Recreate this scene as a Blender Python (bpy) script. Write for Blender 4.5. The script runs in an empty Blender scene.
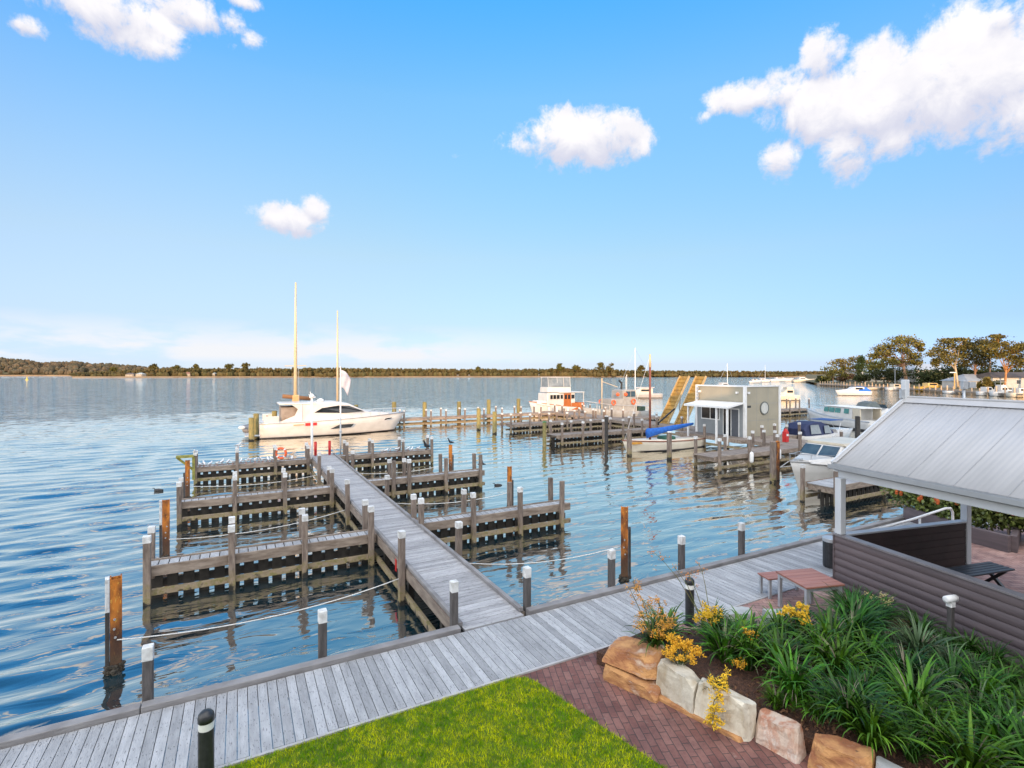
import bpy, math, random
import numpy as np
from mathutils import Vector, Matrix, noise

# ---------------------------------------------------------------- camera, sky, sun, exposure
S = bpy.context.scene
COL = S.collection
TH = math.atan(515 / 968)            # the camera looks 28 degrees right of the jetty's axis
CT, ST = math.cos(TH), math.sin(TH)
CAMZ, FPX, HOR = 5.55, 515.0, 373.5
R = math.radians

cd = bpy.data.cameras.new("camera")
cam = bpy.data.objects.new("camera", cd)
COL.objects.link(cam)
cam.location = (0, 0, CAMZ)
cam.rotation_euler = (R(90), 0, -TH)
cd.sensor_width = 36
cd.lens = 36 * FPX / 1024
cd.shift_y = -(384 - HOR) / 1024
cd.clip_start, cd.clip_end = 0.1, 20000
S.camera = cam

SUN_EL, SUN_ROT = R(9), R(210)
w = bpy.data.worlds.new("World")
S.world = w
w.use_nodes = True
SKY_STRENGTH, SUN_STRENGTH, EXPOSURE = 0.15, 2.35, 1.0
sl = bpy.data.lights.new("sun", 'SUN')
sun = bpy.data.objects.new("sun", sl)
COL.objects.link(sun)
sl.energy, sl.angle, sl.color = SUN_STRENGTH, R(0.5), (1.0, 0.60, 0.29)
sd = Vector((math.sin(SUN_ROT) * math.cos(SUN_EL), math.cos(SUN_ROT) * math.cos(SUN_EL), math.sin(SUN_EL)))
sun.rotation_euler = sd.to_track_quat('Z', 'Y').to_euler()
sun.location = (-20, -40, 30)
S.view_settings.view_transform = 'Standard'
S.view_settings.look = 'None'
S.view_settings.gamma = 1
S.view_settings.use_curve_mapping = False
S.view_settings.exposure = EXPOSURE
S.render.engine = 'CYCLES'
S.cycles.max_bounces = 6
S.cycles.use_denoising = True


def at(px, Z, z=0.0):
    """A point Z metres ahead along the view axis, px the picture column it falls in."""
    xc = (px - 512) / FPX * Z
    return Vector((xc * CT + Z * ST, -xc * ST + Z * CT, z))


def on(px, py, z):
    """The point of the level z seen in that direction."""
    return at(px, FPX * (CAMZ - z) / (py - HOR), z)


class NG:
    """Small node-tree writer."""
    def __init__(s, tree):
        s.t = tree
        s.n = tree.nodes
        s.l = tree.links

    def new(s, typ, **kw):
        n = s.n.new(typ)
        for k, v in kw.items():
            setattr(n, k, v)
        return n

    def put(s, sock, v):
        if hasattr(v, 'is_output') or isinstance(v, bpy.types.NodeSocket):
            s.l.new(v, sock)
        else:
            sock.default_value = v

    def m(s, op, a, b=None, c=None, clamp=False):
        n = s.new('ShaderNodeMath', operation=op, use_clamp=clamp)
        s.put(n.inputs[0], a)
        if b is not None:
            s.put(n.inputs[1], b)
        if c is not None:
            s.put(n.inputs[2], c)
        return n.outputs[0]

    def mix(s, f, a, b, blend='MIX'):
        n = s.new('ShaderNodeMix', data_type='RGBA', blend_type=blend)
        s.put(n.inputs[0], f)
        for i, v in ((6, a), (7, b)):
            s.put(n.inputs[i], v if not isinstance(v, tuple) else (*v[:3], 1))
        return n.outputs[2]

    def noise(s, vec, scale, detail=4, rough=.55, dist=0.0):
        n = s.new('ShaderNodeTexNoise')
        if vec is not None:
            s.l.new(vec, n.inputs['Vector'])
        n.inputs['Scale'].default_value = scale
        n.inputs['Detail'].default_value = detail
        n.inputs['Roughness'].default_value = rough
        n.inputs['Distortion'].default_value = dist
        return n.outputs['Fac']

    def rng(s, v, a, b, c=0.0, d=1.0, smooth=False):
        n = s.new('ShaderNodeMapRange', clamp=True)
        if smooth:
            n.interpolation_type = 'SMOOTHSTEP'
        s.put(n.inputs[0], v)
        for i, x in enumerate((a, b, c, d)):
            n.inputs[i + 1].default_value = x
        return n.outputs[0]

    def mapping(s, vec, scale=(1, 1, 1), rot=(0, 0, 0), loc=(0, 0, 0)):
        n = s.new('ShaderNodeMapping')
        s.l.new(vec, n.inputs[0])
        n.inputs['Scale'].default_value = scale
        n.inputs['Rotation'].default_value = rot
        n.inputs['Location'].default_value = loc
        return n.outputs[0]


def build_world():
    g = NG(w.node_tree)
    bg = g.n['Background']
    sky = g.new('ShaderNodeTexSky', sky_type='NISHITA', sun_disc=False, sun_elevation=SUN_EL, sun_rotation=SUN_ROT,
                altitude=0, air_density=1.0, dust_density=0.3, ozone_density=2.5)
    tc = g.new('ShaderNodeTexCoord')
    d = tc.outputs['Generated']
    sp = g.new('ShaderNodeSeparateXYZ')
    g.l.new(d, sp.inputs[0])
    az = g.m('ARCTAN2', sp.outputs[0], sp.outputs[1])
    zc = g.m('MAXIMUM', sp.outputs[2], 0.018)
    el = g.m('ARCSINE', zc)
    sv = g.new('ShaderNodeCombineXYZ')
    for i_, o_ in enumerate((sp.outputs[0], sp.outputs[1], zc)):
        g.l.new(o_, sv.inputs[i_])
    g.l.new(sv.outputs[0], sky.inputs['Vector'])
    # the day's air: clear saturated blue aloft, milky near the horizon
    hs = g.new('ShaderNodeHueSaturation')
    hs.inputs['Saturation'].default_value = SKY_SAT
    hs.inputs['Value'].default_value = 1.0
    g.l.new(sky.outputs[0], hs.inputs['Color'])
    tint = g.new('ShaderNodeValToRGB')
    g.l.new(g.rng(el, 0.0, 0.7), tint.inputs[0])
    e = tint.color_ramp.elements
    while len(e) < len(SKY_GRADE):
        e.new(.5)
    for x, (q, c) in zip(e, SKY_GRADE):
        x.position, x.color = q / .7, (*[k / 1.5 for k in c], 1)
    base = g.mix(1.0, g.mix(1.0, hs.outputs[0], tint.outputs[0], 'MULTIPLY'), (1.5, 1.5, 1.5), 'MULTIPLY')
    # the blue holds to both sides of the view
    fs_ = g.rng(g.m('ABSOLUTE', g.m('SUBTRACT', az, TH)), .20, .85, 0, 1, True)
    base = g.mix(fs_, base, g.mix(1.0, base, (.96, 1.09, 1.26), 'MULTIPLY'))
    # whiter air low in the west
    hz = g.m('MULTIPLY', g.rng(g.m('SUBTRACT', az, TH), .25, -.80, 0, 1, True), g.rng(el, .50, .04))
    base = g.mix(g.m('MULTIPLY', hz, .62), base, (2.5, 2.95, 3.35))
    # clouds: each one a patch of sky round its own azimuth and elevation
    cv = g.new('ShaderNodeCombineXYZ')
    g.l.new(az, cv.inputs[0])
    g.l.new(el, cv.inputs[1])
    n1 = g.noise(cv.outputs[0], 16.0, 9, .62, .35)
    n2 = g.noise(g.mapping(cv.outputs[0], (1, 1, 1), (0, 0, 0), (3.1, 7.7, 1)), 62.0, 6, .68)
    nn = g.m('ADD', g.m('MULTIPLY', g.m('SUBTRACT', n1, .5), 3.6), g.m('MULTIPLY', g.m('SUBTRACT', n2, .5), 1.5))
    dens = dlow = None
    for px, py, rx, ry, k in CLOUDS:
        r, t = (px - 512) / FPX, (HOR - py) / FPX
        h = math.hypot(1, r)
        a0, e0 = math.atan(r) + TH, math.atan(t / h)
        sa, se = rx / FPX / (1 + r * r), ry / FPX / h / (1 + (t / h) ** 2)
        q = g.m('ADD', g.m('POWER', g.m('ABSOLUTE', g.m('DIVIDE', g.m('SUBTRACT', az, a0), sa)), 2.0),
                g.m('POWER', g.m('ABSOLUTE', g.m('DIVIDE', g.m('SUBTRACT', el, e0), se)), 2.0))
        v = g.m('SUBTRACT', k + .30, q)
        dens = v if dens is None else g.m('MAXIMUM', dens, v)
        q2 = g.m('ADD', g.m('POWER', g.m('ABSOLUTE', g.m('DIVIDE', g.m('SUBTRACT', az, a0), sa)), 2.0),
                 g.m('POWER', g.m('ABSOLUTE', g.m('DIVIDE', g.m('SUBTRACT', el, e0 - .42 * se), se)), 2.0))
        v2 = g.m('SUBTRACT', k + .30, q2)
        dlow = v2 if dlow is None else g.m('MAXIMUM', dlow, v2)
    body = g.m('MAXIMUM', g.m('MULTIPLY', dens, 1.0), -3.0)
    cl = g.rng(g.m('ADD', body, g.m('MULTIPLY', nn, 1.0)), -0.05, 1.05, 0, 1, True)
    # low bank of pale haze cloud on the western horizon
    cl2 = g.noise(g.mapping(cv.outputs[0], (1.0, 3.6, 1), (0, 0, 0), (1.3, .4, 0)), 6.5, 6, .55)
    band = g.m('MULTIPLY', g.rng(el, 0.012, 0.03), g.rng(el, 0.095, 0.045))
    band = g.m('MULTIPLY', band, g.rng(az, 0.66, 0.30))
    low = g.m('MULTIPLY', g.rng(cl2, .36, .56, 0, 1, True), g.m('MULTIPLY', band, .95))
    shade = g.rng(g.noise(g.mapping(cv.outputs[0], (1, 1.3, 1), (0, 0, 0), (.02, -.05, 4)), 11.0, 5, .55), .38, .62)
    under = g.rng(g.m('ADD', g.m('SUBTRACT', dens, dlow), g.m('MULTIPLY', g.m('SUBTRACT', n1, .5), 1.6)), -.45, .30, 0, 1, True)
    ccol = g.mix(g.m('MULTIPLY', under, g.m('ADD', g.m('MULTIPLY', shade, .35), .65)), CLOUD_DARK, CLOUD_LIGHT)
    c1 = g.mix(cl, base, ccol)
    c2 = g.mix(low, c1, CLOUD_LOW)
    # bright unseen cloud overhead and behind the camera, added as fill for the deck
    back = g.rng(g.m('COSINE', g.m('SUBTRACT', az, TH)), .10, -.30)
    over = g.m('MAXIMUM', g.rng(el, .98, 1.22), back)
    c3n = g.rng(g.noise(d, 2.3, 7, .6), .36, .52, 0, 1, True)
    c3 = g.mix(g.m('MULTIPLY', over, c3n), c2, CLOUD_FILL)
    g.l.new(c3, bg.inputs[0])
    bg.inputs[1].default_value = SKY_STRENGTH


SKY_SAT = 1.0
SKY_GRADE = [(0.0, (.42, .51, 1.0)), (.022, (.45, .54, 1.08)), (.084, (.51, .50, .66)), (.217, (.76, .685, .635)), (.325, (.78, .84, .80)), (.488, (.80, 1.07, 1.09)),
             (.627, (.48, 1.16, 1.40)), (.7, (.46, 1.1, 1.4))]
CLOUD_FILL = (9.4, 9.4, 9.5)  # fill light: out-of-view cloud added to brighten the foreground
CLOUD_LIGHT, CLOUD_DARK, CLOUD_LOW = (3.6, 3.5, 3.5), (2.35, 2.4, 2.85), (3.1, 3.12, 3.22)
CLOUDS = [
    # big cloud at the right
    (960, 78, 105, 62, 1.25), (880, 98, 85, 50, 1.25), (825, 102, 65, 38, 1.15), (845, 145, 30, 36, 1.0), (890, 135, 40, 25, .9), (745, 98, 42, 18, .95), (785, 92, 32, 26, .9),
    (822, 58, 24, 32, .95), (1010, 110, 55, 42, .9), (985, 40, 40, 40, .9), (1000, 20, 30, 24, .9),
    (781, 158, 22, 24, .95),
    # middle cloud and its crumbs
    (582, 139, 62, 29, 1.2), (622, 130, 28, 22, .9), (540, 147, 30, 14, .85), (703, 117, 19, 11, .25),
    # small cloud left of the mast
    (290, 219, 38, 19, 1.0), (313, 210, 17, 15, .9),
    # torn clouds at the upper left
    (110, 8, 85, 36, 1.0), (195, 14, 60, 20, .9), (135, 34, 52, 24, .85), (28, 26, 24, 13, .85), (215, 18, 40, 10, .7), (245, 2, 26, 10, .6), (250, 38, 20, 13, .25),
    (232, 45, 11, 10, .2), (460, 156, 17, 6, .0),
]
build_world()

# ---------------------------------------------------------------- materials
MATS = {}


def mat(name, c1, c2=None, scale=6.0, rough=.6, metal=0.0, bump=0.0, bscale=None, stretch=(1, 1, 1), detail=5, lo=.35, hi=.65,
        island=0.0, objrand=0.0, algae=False, tide=False, spec=.5, rust=None, speck=None, sheen=0.0, rot=0.0):
    """Procedural paint / timber / stone: two colours blended by noise, optional per-piece shade, tide stain and bump."""
    if name in MATS:
        return MATS[name]
    m = bpy.data.materials.new(name)
    m.use_nodes = True
    g = NG(m.node_tree)
    b = g.n['Principled BSDF']
    tc = g.new('ShaderNodeTexCoord')
    oi = g.new('ShaderNodeObjectInfo')
    off = g.new('ShaderNodeVectorMath', operation='ADD')
    g.l.new(tc.outputs['Object'], off.inputs[0])
    sc = g.new('ShaderNodeVectorMath', operation='SCALE')
    sc.inputs[0].default_value = (37, 53, 71)
    g.l.new(oi.outputs['Random'], sc.inputs['Scale'])
    g.l.new(sc.outputs[0], off.inputs[1])
    vec = g.mapping(off.outputs[0], stretch, (0, 0, rot))
    c2 = c2 or tuple(min(1, x * .8) for x in c1)
    f = g.rng(g.noise(vec, scale, detail), lo, hi)
    col = g.mix(f, c1, c2)
    if speck:
        s2 = g.rng(g.noise(vec, scale * 4.3, 3), speck[1], speck[1] + .08)
        col = g.mix(s2, col, speck[0])
    if island:
        geo = g.new('ShaderNodeNewGeometry')
        k = g.rng(geo.outputs['Random Per Island'], 0, 1, 1 - island, 1 + island)
        hv = g.new('ShaderNodeHueSaturation')
        g.l.new(k, hv.inputs['Value'])
        g.l.new(col, hv.inputs['Color'])
        col = hv.outputs[0]
    if objrand:
        k = g.rng(oi.outputs['Random'], 0, 1, 1 - objrand, 1 + objrand)
        hv = g.new('ShaderNodeHueSaturation')
        g.l.new(k, hv.inputs['Value'])
        g.l.new(col, hv.inputs['Color'])
        col = hv.outputs[0]
    if rust:
        s3 = g.rng(g.noise(vec, scale * .5, 6, .65), rust[1], rust[1] + .12)
        col = g.mix(s3, col, rust[0])
    if algae:
        geo = g.new('ShaderNodeNewGeometry')
        sp = g.new('ShaderNodeSeparateXYZ')
        g.l.new(geo.outputs['Position'], sp.inputs[0])
        nz = g.noise(geo.outputs['Position'], 5.0, 4)
        zz = g.m('ADD', sp.outputs[2], g.m('MULTIPLY', g.m('SUBTRACT', nz, .5), .8))
        n5 = g.noise(geo.outputs['Position'], 9.0, 5, .65)
        col = g.mix(g.m('MULTIPLY', g.rng(zz, .56, .26), g.rng(n5, .36, .60, .25, 1)), col, g.mix(g.rng(n5, .45, .62), (.27, .205, .105), (.17, .15, .055)))
        if tide:
            col = g.mix(g.m('MULTIPLY', g.rng(zz, 1.25, .55), .9), col, (.060, .028, .016))
        col = g.mix(g.rng(zz, .16, .06), col, (.012, .011, .008))
    g.l.new(col, b.inputs['Base Color'])
    b.inputs['Roughness'].default_value = rough
    b.inputs['Metallic'].default_value = metal
    b.inputs['Specular IOR Level'].default_value = spec
    if bump:
        bn = g.new('ShaderNodeBump')
        bn.inputs['Strength'].default_value = min(1, bump)
        bn.inputs['Distance'].default_value = .02
        g.l.new(g.noise(vec, bscale or scale * 3, 6), bn.inputs['Height'])
        g.l.new(bn.outputs[0], b.inputs['Normal'])
    MATS[name] = m
    return m


def M_brick(name, ca, cb, mortar, bw, bh, rot, rough=.75, ms=.006, offset=.5):
    m = bpy.data.materials.new(name)
    m.use_nodes = True
    g = NG(m.node_tree)
    b = g.n['Principled BSDF']
    tc = g.new('ShaderNodeTexCoord')
    vec = g.mapping(tc.outputs['Object'], (1, 1, 1), (0, 0, rot))
    wob = g.new('ShaderNodeVectorMath', operation='ADD')
    nz = g.new('ShaderNodeTexNoise')
    nz.inputs['Scale'].default_value = 3
    g.l.new(vec, nz.inputs['Vector'])
    s = g.new('ShaderNodeVectorMath', operation='SCALE')
    g.l.new(nz.outputs['Color'], s.inputs[0])
    s.inputs['Scale'].default_value = .018
    g.l.new(vec, wob.inputs[0])
    g.l.new(s.outputs[0], wob.inputs[1])
    br = g.new('ShaderNodeTexBrick', offset=offset)
    g.l.new(wob.outputs[0], br.inputs['Vector'])
    br.inputs['Color1'].default_value = (*ca, 1)
    br.inputs['Color2'].default_value = (*cb, 1)
    br.inputs['Mortar'].default_value = (*mortar, 1)
    br.inputs['Scale'].default_value = 1
    br.inputs['Mortar Size'].default_value = ms
    br.inputs['Mortar Smooth'].default_value = .3
    br.inputs['Brick Width'].default_value = bw
    br.inputs['Row Height'].default_value = bh
    n1 = g.noise(vec, 2.2, 5)
    col = g.mix(g.rng(n1, .35, .68), br.outputs['Color'], g.mix(1.0, br.outputs['Color'], (.55, .55, .6), 'MULTIPLY'))
    n2 = g.noise(vec, 26, 4)
    col = g.mix(g.rng(n2, .45, .7, 0, .45), col, g.mix(1.0, col, (.55, .5, .5), 'MULTIPLY'))
    n3 = g.noise(vec, 5, 6, .7)
    col = g.mix(g.rng(n3, .60, .74, 0, .5), col, (.34, .26, .22))
    g.l.new(col, b.inputs['Base Color'])
    b.inputs['Roughness'].default_value = rough
    bn = g.new('ShaderNodeBump')
    bn.inputs['Strength'].default_value = .8
    bn.inputs['Distance'].default_value = .008
    h = g.m('SUBTRACT', g.m('MULTIPLY', n2, .5), g.m('MULTIPLY', br.outputs['Fac'], 1.0))
    g.l.new(h, bn.inputs['Height'])
    g.l.new(bn.outputs[0], b.inputs['Normal'])
    return m


def M_water():
    m = bpy.data.materials.new("harbour water")
    m.use_nodes = True
    g = NG(m.node_tree)
    b = g.n['Principled BSDF']
    tc = g.new('ShaderNodeTexCoord')
    P = tc.outputs['Object']
    big = g.noise(g.mapping(P, (.10, .22, 1), (0, 0, .1)), 1, 4)
    col = g.mix(g.rng(big, .35, .65), (.002, .018, .028), (.004, .030, .045))
    g.l.new(col, b.inputs['Base Color'])
    b.inputs['Roughness'].default_value = .6
    b.inputs['Specular IOR Level'].default_value = 0
    sp = g.new('ShaderNodeSeparateXYZ')
    g.l.new(P, sp.inputs[0])
    # open water west of the finger piers carries a longer swell than the sheltered berths
    openw = g.rng(sp.outputs[0], 1.0, -4.5, .20, 1.0)
    farw = g.rng(sp.outputs[1], 38, 85, 0, 1.0)
    openw = farw
    w1 = g.noise(g.mapping(P, (.27, .92, 1), (0, 0, .04)), 1.0, 1.6, .42, 1.0)
    w2 = g.noise(g.mapping(P, (.85, 2.3, 1), (0, 0, TH - .3)), 1.0, 2.5, .5, .8)
    w3 = g.noise(g.mapping(P, (3.6, 8.0, 1), (0, 0, TH)), 1.0, 2, .5)
    patch = g.rng(g.noise(g.mapping(P, (.035, .16, 1), (0, 0, TH)), 1.0, 3), .42, .60, .15, 1.3)
    h = g.m('ADD', g.m('MULTIPLY', g.m('MULTIPLY', w1, openw), WAVE[0]), g.m('MULTIPLY', g.m('MULTIPLY', w2, g.rng(sp.outputs[1], 35, 120, 1.0, 5.0)), WAVE[1]))
    h = g.m('ADD', h, g.m('MULTIPLY', g.m('MULTIPLY', w3, patch), WAVE[2]))
    bn = g.new('ShaderNodeBump')
    bn.inputs['Strength'].default_value = 1.0
    bn.inputs['Distance'].default_value = 1.0
    g.l.new(h, bn.inputs['Height'])
    fr = g.new('ShaderNodeFresnel')
    fr.inputs['IOR'].default_value = 1.33
    g.l.new(bn.outputs[0], fr.inputs['Normal'])
    gl = g.new('ShaderNodeBsdfGlossy')
    gl.inputs['Color'].default_value = (1, .945, .85, 1)
    gl.inputs['Roughness'].default_value = .03
    g.l.new(bn.outputs[0], gl.inputs['Normal'])
    mx = g.new('ShaderNodeMixShader')
    g.l.new(g.m('MULTIPLY', g.m('POWER', fr.outputs[0], .40), 1.34, clamp=True), mx.inputs[0])
    g.l.new(b.outputs[0], mx.inputs[1])
    g.l.new(gl.outputs[0], mx.inputs[2])
    g.l.new(mx.outputs[0], g.n['Material Output'].inputs['Surface'])
    return m


WAVE = (.26, .026, .0035)
WAVE_H = .0098


def M_foliage(name, c1, c2, rough=.5, var=.45, scale=.6, spec=.4):
    m = bpy.data.materials.new(name)
    m.use_nodes = True
    g = NG(m.node_tree)
    b = g.n['Principled BSDF']
    geo = g.new('ShaderNodeNewGeometry')
    oi = g.new('ShaderNodeObjectInfo')
    n = g.noise(geo.outputs['Position'], scale, 3)
    f = g.m('ADD', g.m('MULTIPLY', geo.outputs['Random Per Island'], .6), g.m('MULTIPLY', g.rng(n, .3, .7), .4))
    col = g.mix(f, c1, c2)
    hv = g.new('ShaderNodeHueSaturation')
    g.l.new(g.rng(g.m('FRACT', g.m('MULTIPLY', geo.outputs['Random Per Island'], 7.31)), 0, 1, 1 - var, 1 + var), hv.inputs['Value'])
    g.l.new(g.rng(oi.outputs['Random'], 0, 1, .485, .515), hv.inputs['Hue'])
    g.l.new(col, hv.inputs['Color'])
    g.l.new(hv.outputs[0], b.inputs['Base Color'])
    b.inputs['Roughness'].default_value = rough
    b.inputs['Specular IOR Level'].default_value = spec
    MATS[name] = m
    return m


WHITE = mat('white paint', (.74, .74, .73), (.66, .66, .65), 3, .45, objrand=.05)
CAPW = mat('white post cap paint', (.66, .66, .65), (.34, .33, .31), 9, .6, bump=.2, lo=.42, hi=.78, objrand=.12)
GEL = mat('white gelcoat', (.56, .55, .53), (.49, .48, .46), 1.4, .22, spec=.5)
CREAM = mat('cream gelcoat', (.54, .48, .37), (.46, .40, .31), 1.4, .3)
GLASS = mat('dark boat glass', (.012, .015, .018), (.02, .024, .03), 2, .06)
WINB = mat('bluish cabin window', (.025, .055, .085), (.05, .09, .12), 2, .08)
WINT = mat('teal tinted window', (.03, .14, .13), (.06, .22, .2), 2, .08)
BLACK = mat('black rubber', (.015, .015, .016), (.03, .03, .03), 8, .6)
BLKP = mat('black powdercoat', (.018, .019, .021), (.03, .031, .034), 20, .38)
NAVY = mat('navy canvas', (.010, .016, .060), (.018, .028, .085), 5, .75, bump=.2)
BLUE = mat('royal blue canvas', (.008, .085, .38), (.012, .13, .50), 5, .7, bump=.3)
STEEL = mat('stainless steel', (.60, .60, .60), (.5, .5, .5), 8, .3, .9)
GALV = mat('galvanised steel', (.52, .54, .56), (.42, .44, .46), 8, .45, .5)
RED = mat('red paint', (.55, .018, .015), (.42, .012, .012), 8, .45)
ORANGE = mat('orange red lifebuoy', (.75, .12, .03), (.65, .09, .02), 8, .5)
VARN = mat('varnished timber', (.42, .13, .022), (.28, .075, .012), 7, .3, stretch=(1, 1, .2))
DARKW = mat('dark red varnished spar', (.13, .035, .02), (.20, .06, .03), 8, .35, stretch=(1, 1, .1))
SPAR = mat('buff painted spar', (.58, .45, .28), (.50, .38, .23), 5, .4)
TEAK = mat('teak deck', (.30, .18, .09), (.22, .13, .06), 9, .6, stretch=(.3, 3, 1))
DECKB = mat('weathered deck boards', (.39, .395, .405), (.255, .26, .27), 5.0, .78, bump=.55, bscale=30, stretch=(2.6, .5, 2.6), lo=.3, hi=.72,
            island=.20, speck=((.14, .14, .145), .60))
JETB = mat('weathered jetty boards', (.40, .395, .40), (.27, .265, .27), 5.0, .78, bump=.55, bscale=30, stretch=(.5, 2.6, 2.6), lo=.3, hi=.72,
           island=.20, speck=((.14, .135, .13), .60))
KERB = mat('weathered kerb timber', (.26, .25, .25), (.165, .155, .155), 4, .75, bump=.4, stretch=(.5, .5, 2), bscale=24)
BEAM = mat('brown grey pier timber', (.29, .235, .19), (.16, .12, .092), 5, .8, bump=.5, stretch=(.5, 2, 2), bscale=26, algae=True)
BEAMY = mat('brown grey jetty side timber', (.26, .215, .175), (.15, .115, .092), 5, .8, bump=.5, stretch=(2, .5, 2), bscale=26, algae=True)
POSTM = mat('weathered post timber', (.235, .185, .15), (.115, .086, .07), 6, .8, bump=.5, stretch=(2.4, 2.4, .5), bscale=24, objrand=.16, algae=True)
BOLLM = mat('dark stained post timber', (.105, .095, .092), (.06, .054, .052), 7, .75, bump=.5, stretch=(2.6, 2.6, .5), bscale=26, objrand=.12)
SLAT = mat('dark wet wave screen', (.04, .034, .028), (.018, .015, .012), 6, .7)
RUST = mat('rusty orange steel pile', (.60, .20, .025), (.10, .03, .012), 3.2, .7, .1, bump=.6, stretch=(2, 2, .7), lo=.38, hi=.62, speck=((.70, .36, .06), .62), algae=True, tide=True)
PILEY = mat('yellow green mossy pile', (.27, .215, .075), (.14, .135, .055), 5, .8, bump=.4, stretch=(2, 2, .6), algae=True, objrand=.15)
PILEB = mat('tarred black pile', (.022, .020, .019), (.045, .04, .036), 6, .7, bump=.4)
ROPE = mat('white mooring rope', (.72, .71, .68), (.55, .54, .52), 30, .8)
SAND = mat('shore sand', (.26, .175, .09), (.19, .12, .06), .05, .9)
LANDM = mat('shore scrub ground', (.10, .085, .035), (.06, .055, .022), .08, .95)
STONEW = mat('seawall stone', (.44, .36, .26), (.28, .22, .16), .9, .85, bump=.4, speck=((.55, .48, .38), .62))

# ---------------------------------------------------------------- mesh helpers
class MB:
    def __init__(s):
        s.v, s.f = [], []

    def add(s, vs, fs):
        o = len(s.v)
        s.v += [tuple(v) for v in vs]
        s.f += [tuple(i + o for i in f) for f in fs]
        return s

    def box(s, x0, y0, z0, x1, y1, z1):
        return s.add([(x0, y0, z0), (x1, y0, z0), (x1, y1, z0), (x0, y1, z0), (x0, y0, z1), (x1, y0, z1), (x1, y1, z1), (x0, y1, z1)],
                     [(0, 3, 2, 1), (4, 5, 6, 7), (0, 1, 5, 4), (1, 2, 6, 5), (2, 3, 7, 6), (3, 0, 4, 7)])

    def bar(s, p, q, w, h, up=(0, 0, 1)):
        p, q = Vector(p), Vector(q)
        d = (q - p).normalized()
        up = Vector(up)
        if abs(d.dot(up)) > .98:
            up = Vector((0, 1, 0))
        a = d.cross(up).normalized()
        b = a.cross(d).normalized()
        vs = []
        for c in (p, q):
            vs += [c - a * w / 2 - b * h / 2, c + a * w / 2 - b * h / 2, c + a * w / 2 + b * h / 2, c - a * w / 2 + b * h / 2]
        return s.add(vs, [(0, 3, 2, 1), (4, 5, 6, 7), (0, 1, 5, 4), (1, 2, 6, 5), (2, 3, 7, 6), (3, 0, 4, 7)])

    def tube(s, pts, r, n=8, closed=False, cap=True):
        pts = [Vector(p) for p in pts]
        k = len(pts)
        rs = list(r) if hasattr(r, '__len__') else [r] * k
        vs, prev = [], None
        for i, p in enumerate(pts):
            if closed:
                d = pts[(i + 1) % k] - pts[i - 1]
            else:
                d = pts[min(i + 1, k - 1)] - pts[max(i - 1, 0)]
            d.normalize()
            if prev is None:
                ref = Vector((0, 0, 1)) if abs(d.z) < .9 else Vector((1, 0, 0))
                a = d.cross(ref).normalized()
            else:
                a = (prev - d * prev.dot(d)).normalized()
            prev = a
            b = d.cross(a)
            for j in range(n):
                t = 2 * math.pi * j / n
                vs.append(p + (a * math.cos(t) + b * math.sin(t)) * rs[i])
        fs = []
        for i in range(k if closed else k - 1):
            for j in range(n):
                i2 = (i + 1) % k
                fs.append((i * n + j, i * n + (j + 1) % n, i2 * n + (j + 1) % n, i2 * n + j))
        if cap and not closed:
            fs.append(tuple(range(n - 1, -1, -1)))
            fs.append(tuple((k - 1) * n + j for j in range(n)))
        return s.add(vs, fs)

    def lathe(s, prof, n=16, loc=(0, 0, 0), axis='Z'):
        vs, fs = [], []
        for r, z in prof:
            for j in range(n):
                t = 2 * math.pi * j / n
                c = (r * math.cos(t), r * math.sin(t), z)
                if axis == 'X':
                    c = (c[2], c[0], c[1])
                if axis == 'Y':
                    c = (c[0], c[2], c[1])
                vs.append(Vector(c) + Vector(loc))
        for i in range(len(prof) - 1):
            for j in range(n):
                fs.append((i * n + j, i * n + (j + 1) % n, (i + 1) * n + (j + 1) % n, (i + 1) * n + j))
        fs.append(tuple(range(n - 1, -1, -1)))
        fs.append(tuple((len(prof) - 1) * n + j for j in range(n)))
        return s.add(vs, fs)

    def loft(s, rings, cap=True):
        n = len(rings[0])
        vs = [v for r in rings for v in r]
        fs = []
        for i in range(len(rings) - 1):
            for j in range(n):
                fs.append((i * n + j, i * n + (j + 1) % n, (i + 1) * n + (j + 1) % n, (i + 1) * n + j))
        if cap:
            fs.append(tuple(range(n - 1, -1, -1)))
            fs.append(tuple((len(rings) - 1) * n + j for j in range(n)))
        return s.add(vs, fs)

    def prism(s, poly, z0, z1):
        n = len(poly)
        vs = [(x, y, z0) for x, y in poly] + [(x, y, z1) for x, y in poly]
        fs = [tuple(range(n - 1, -1, -1)), tuple(range(n, 2 * n))]
        fs += [(i, (i + 1) % n, n + (i + 1) % n, n + i) for i in range(n)]
        return s.add(vs, fs)

    def sideprism(s, poly, y0, y1):
        """Outline in x,z given a thickness along y."""
        n = len(poly)
        vs = [(x, y0, z) for x, z in poly] + [(x, y1, z) for x, z in poly]
        fs = [tuple(range(n - 1, -1, -1)), tuple(range(n, 2 * n))]
        fs += [(i, (i + 1) % n, n + (i + 1) % n, n + i) for i in range(n)]
        return s.add(vs, fs)

    def mesh(s, name, m, smooth=False):
        me = bpy.data.meshes.new(name)
        me.from_pydata(s.v, [], s.f)
        me.materials.append(m)
        if smooth:
            me.polygons.foreach_set('use_smooth', [True] * len(me.polygons))
        me.update()
        return me

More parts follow.
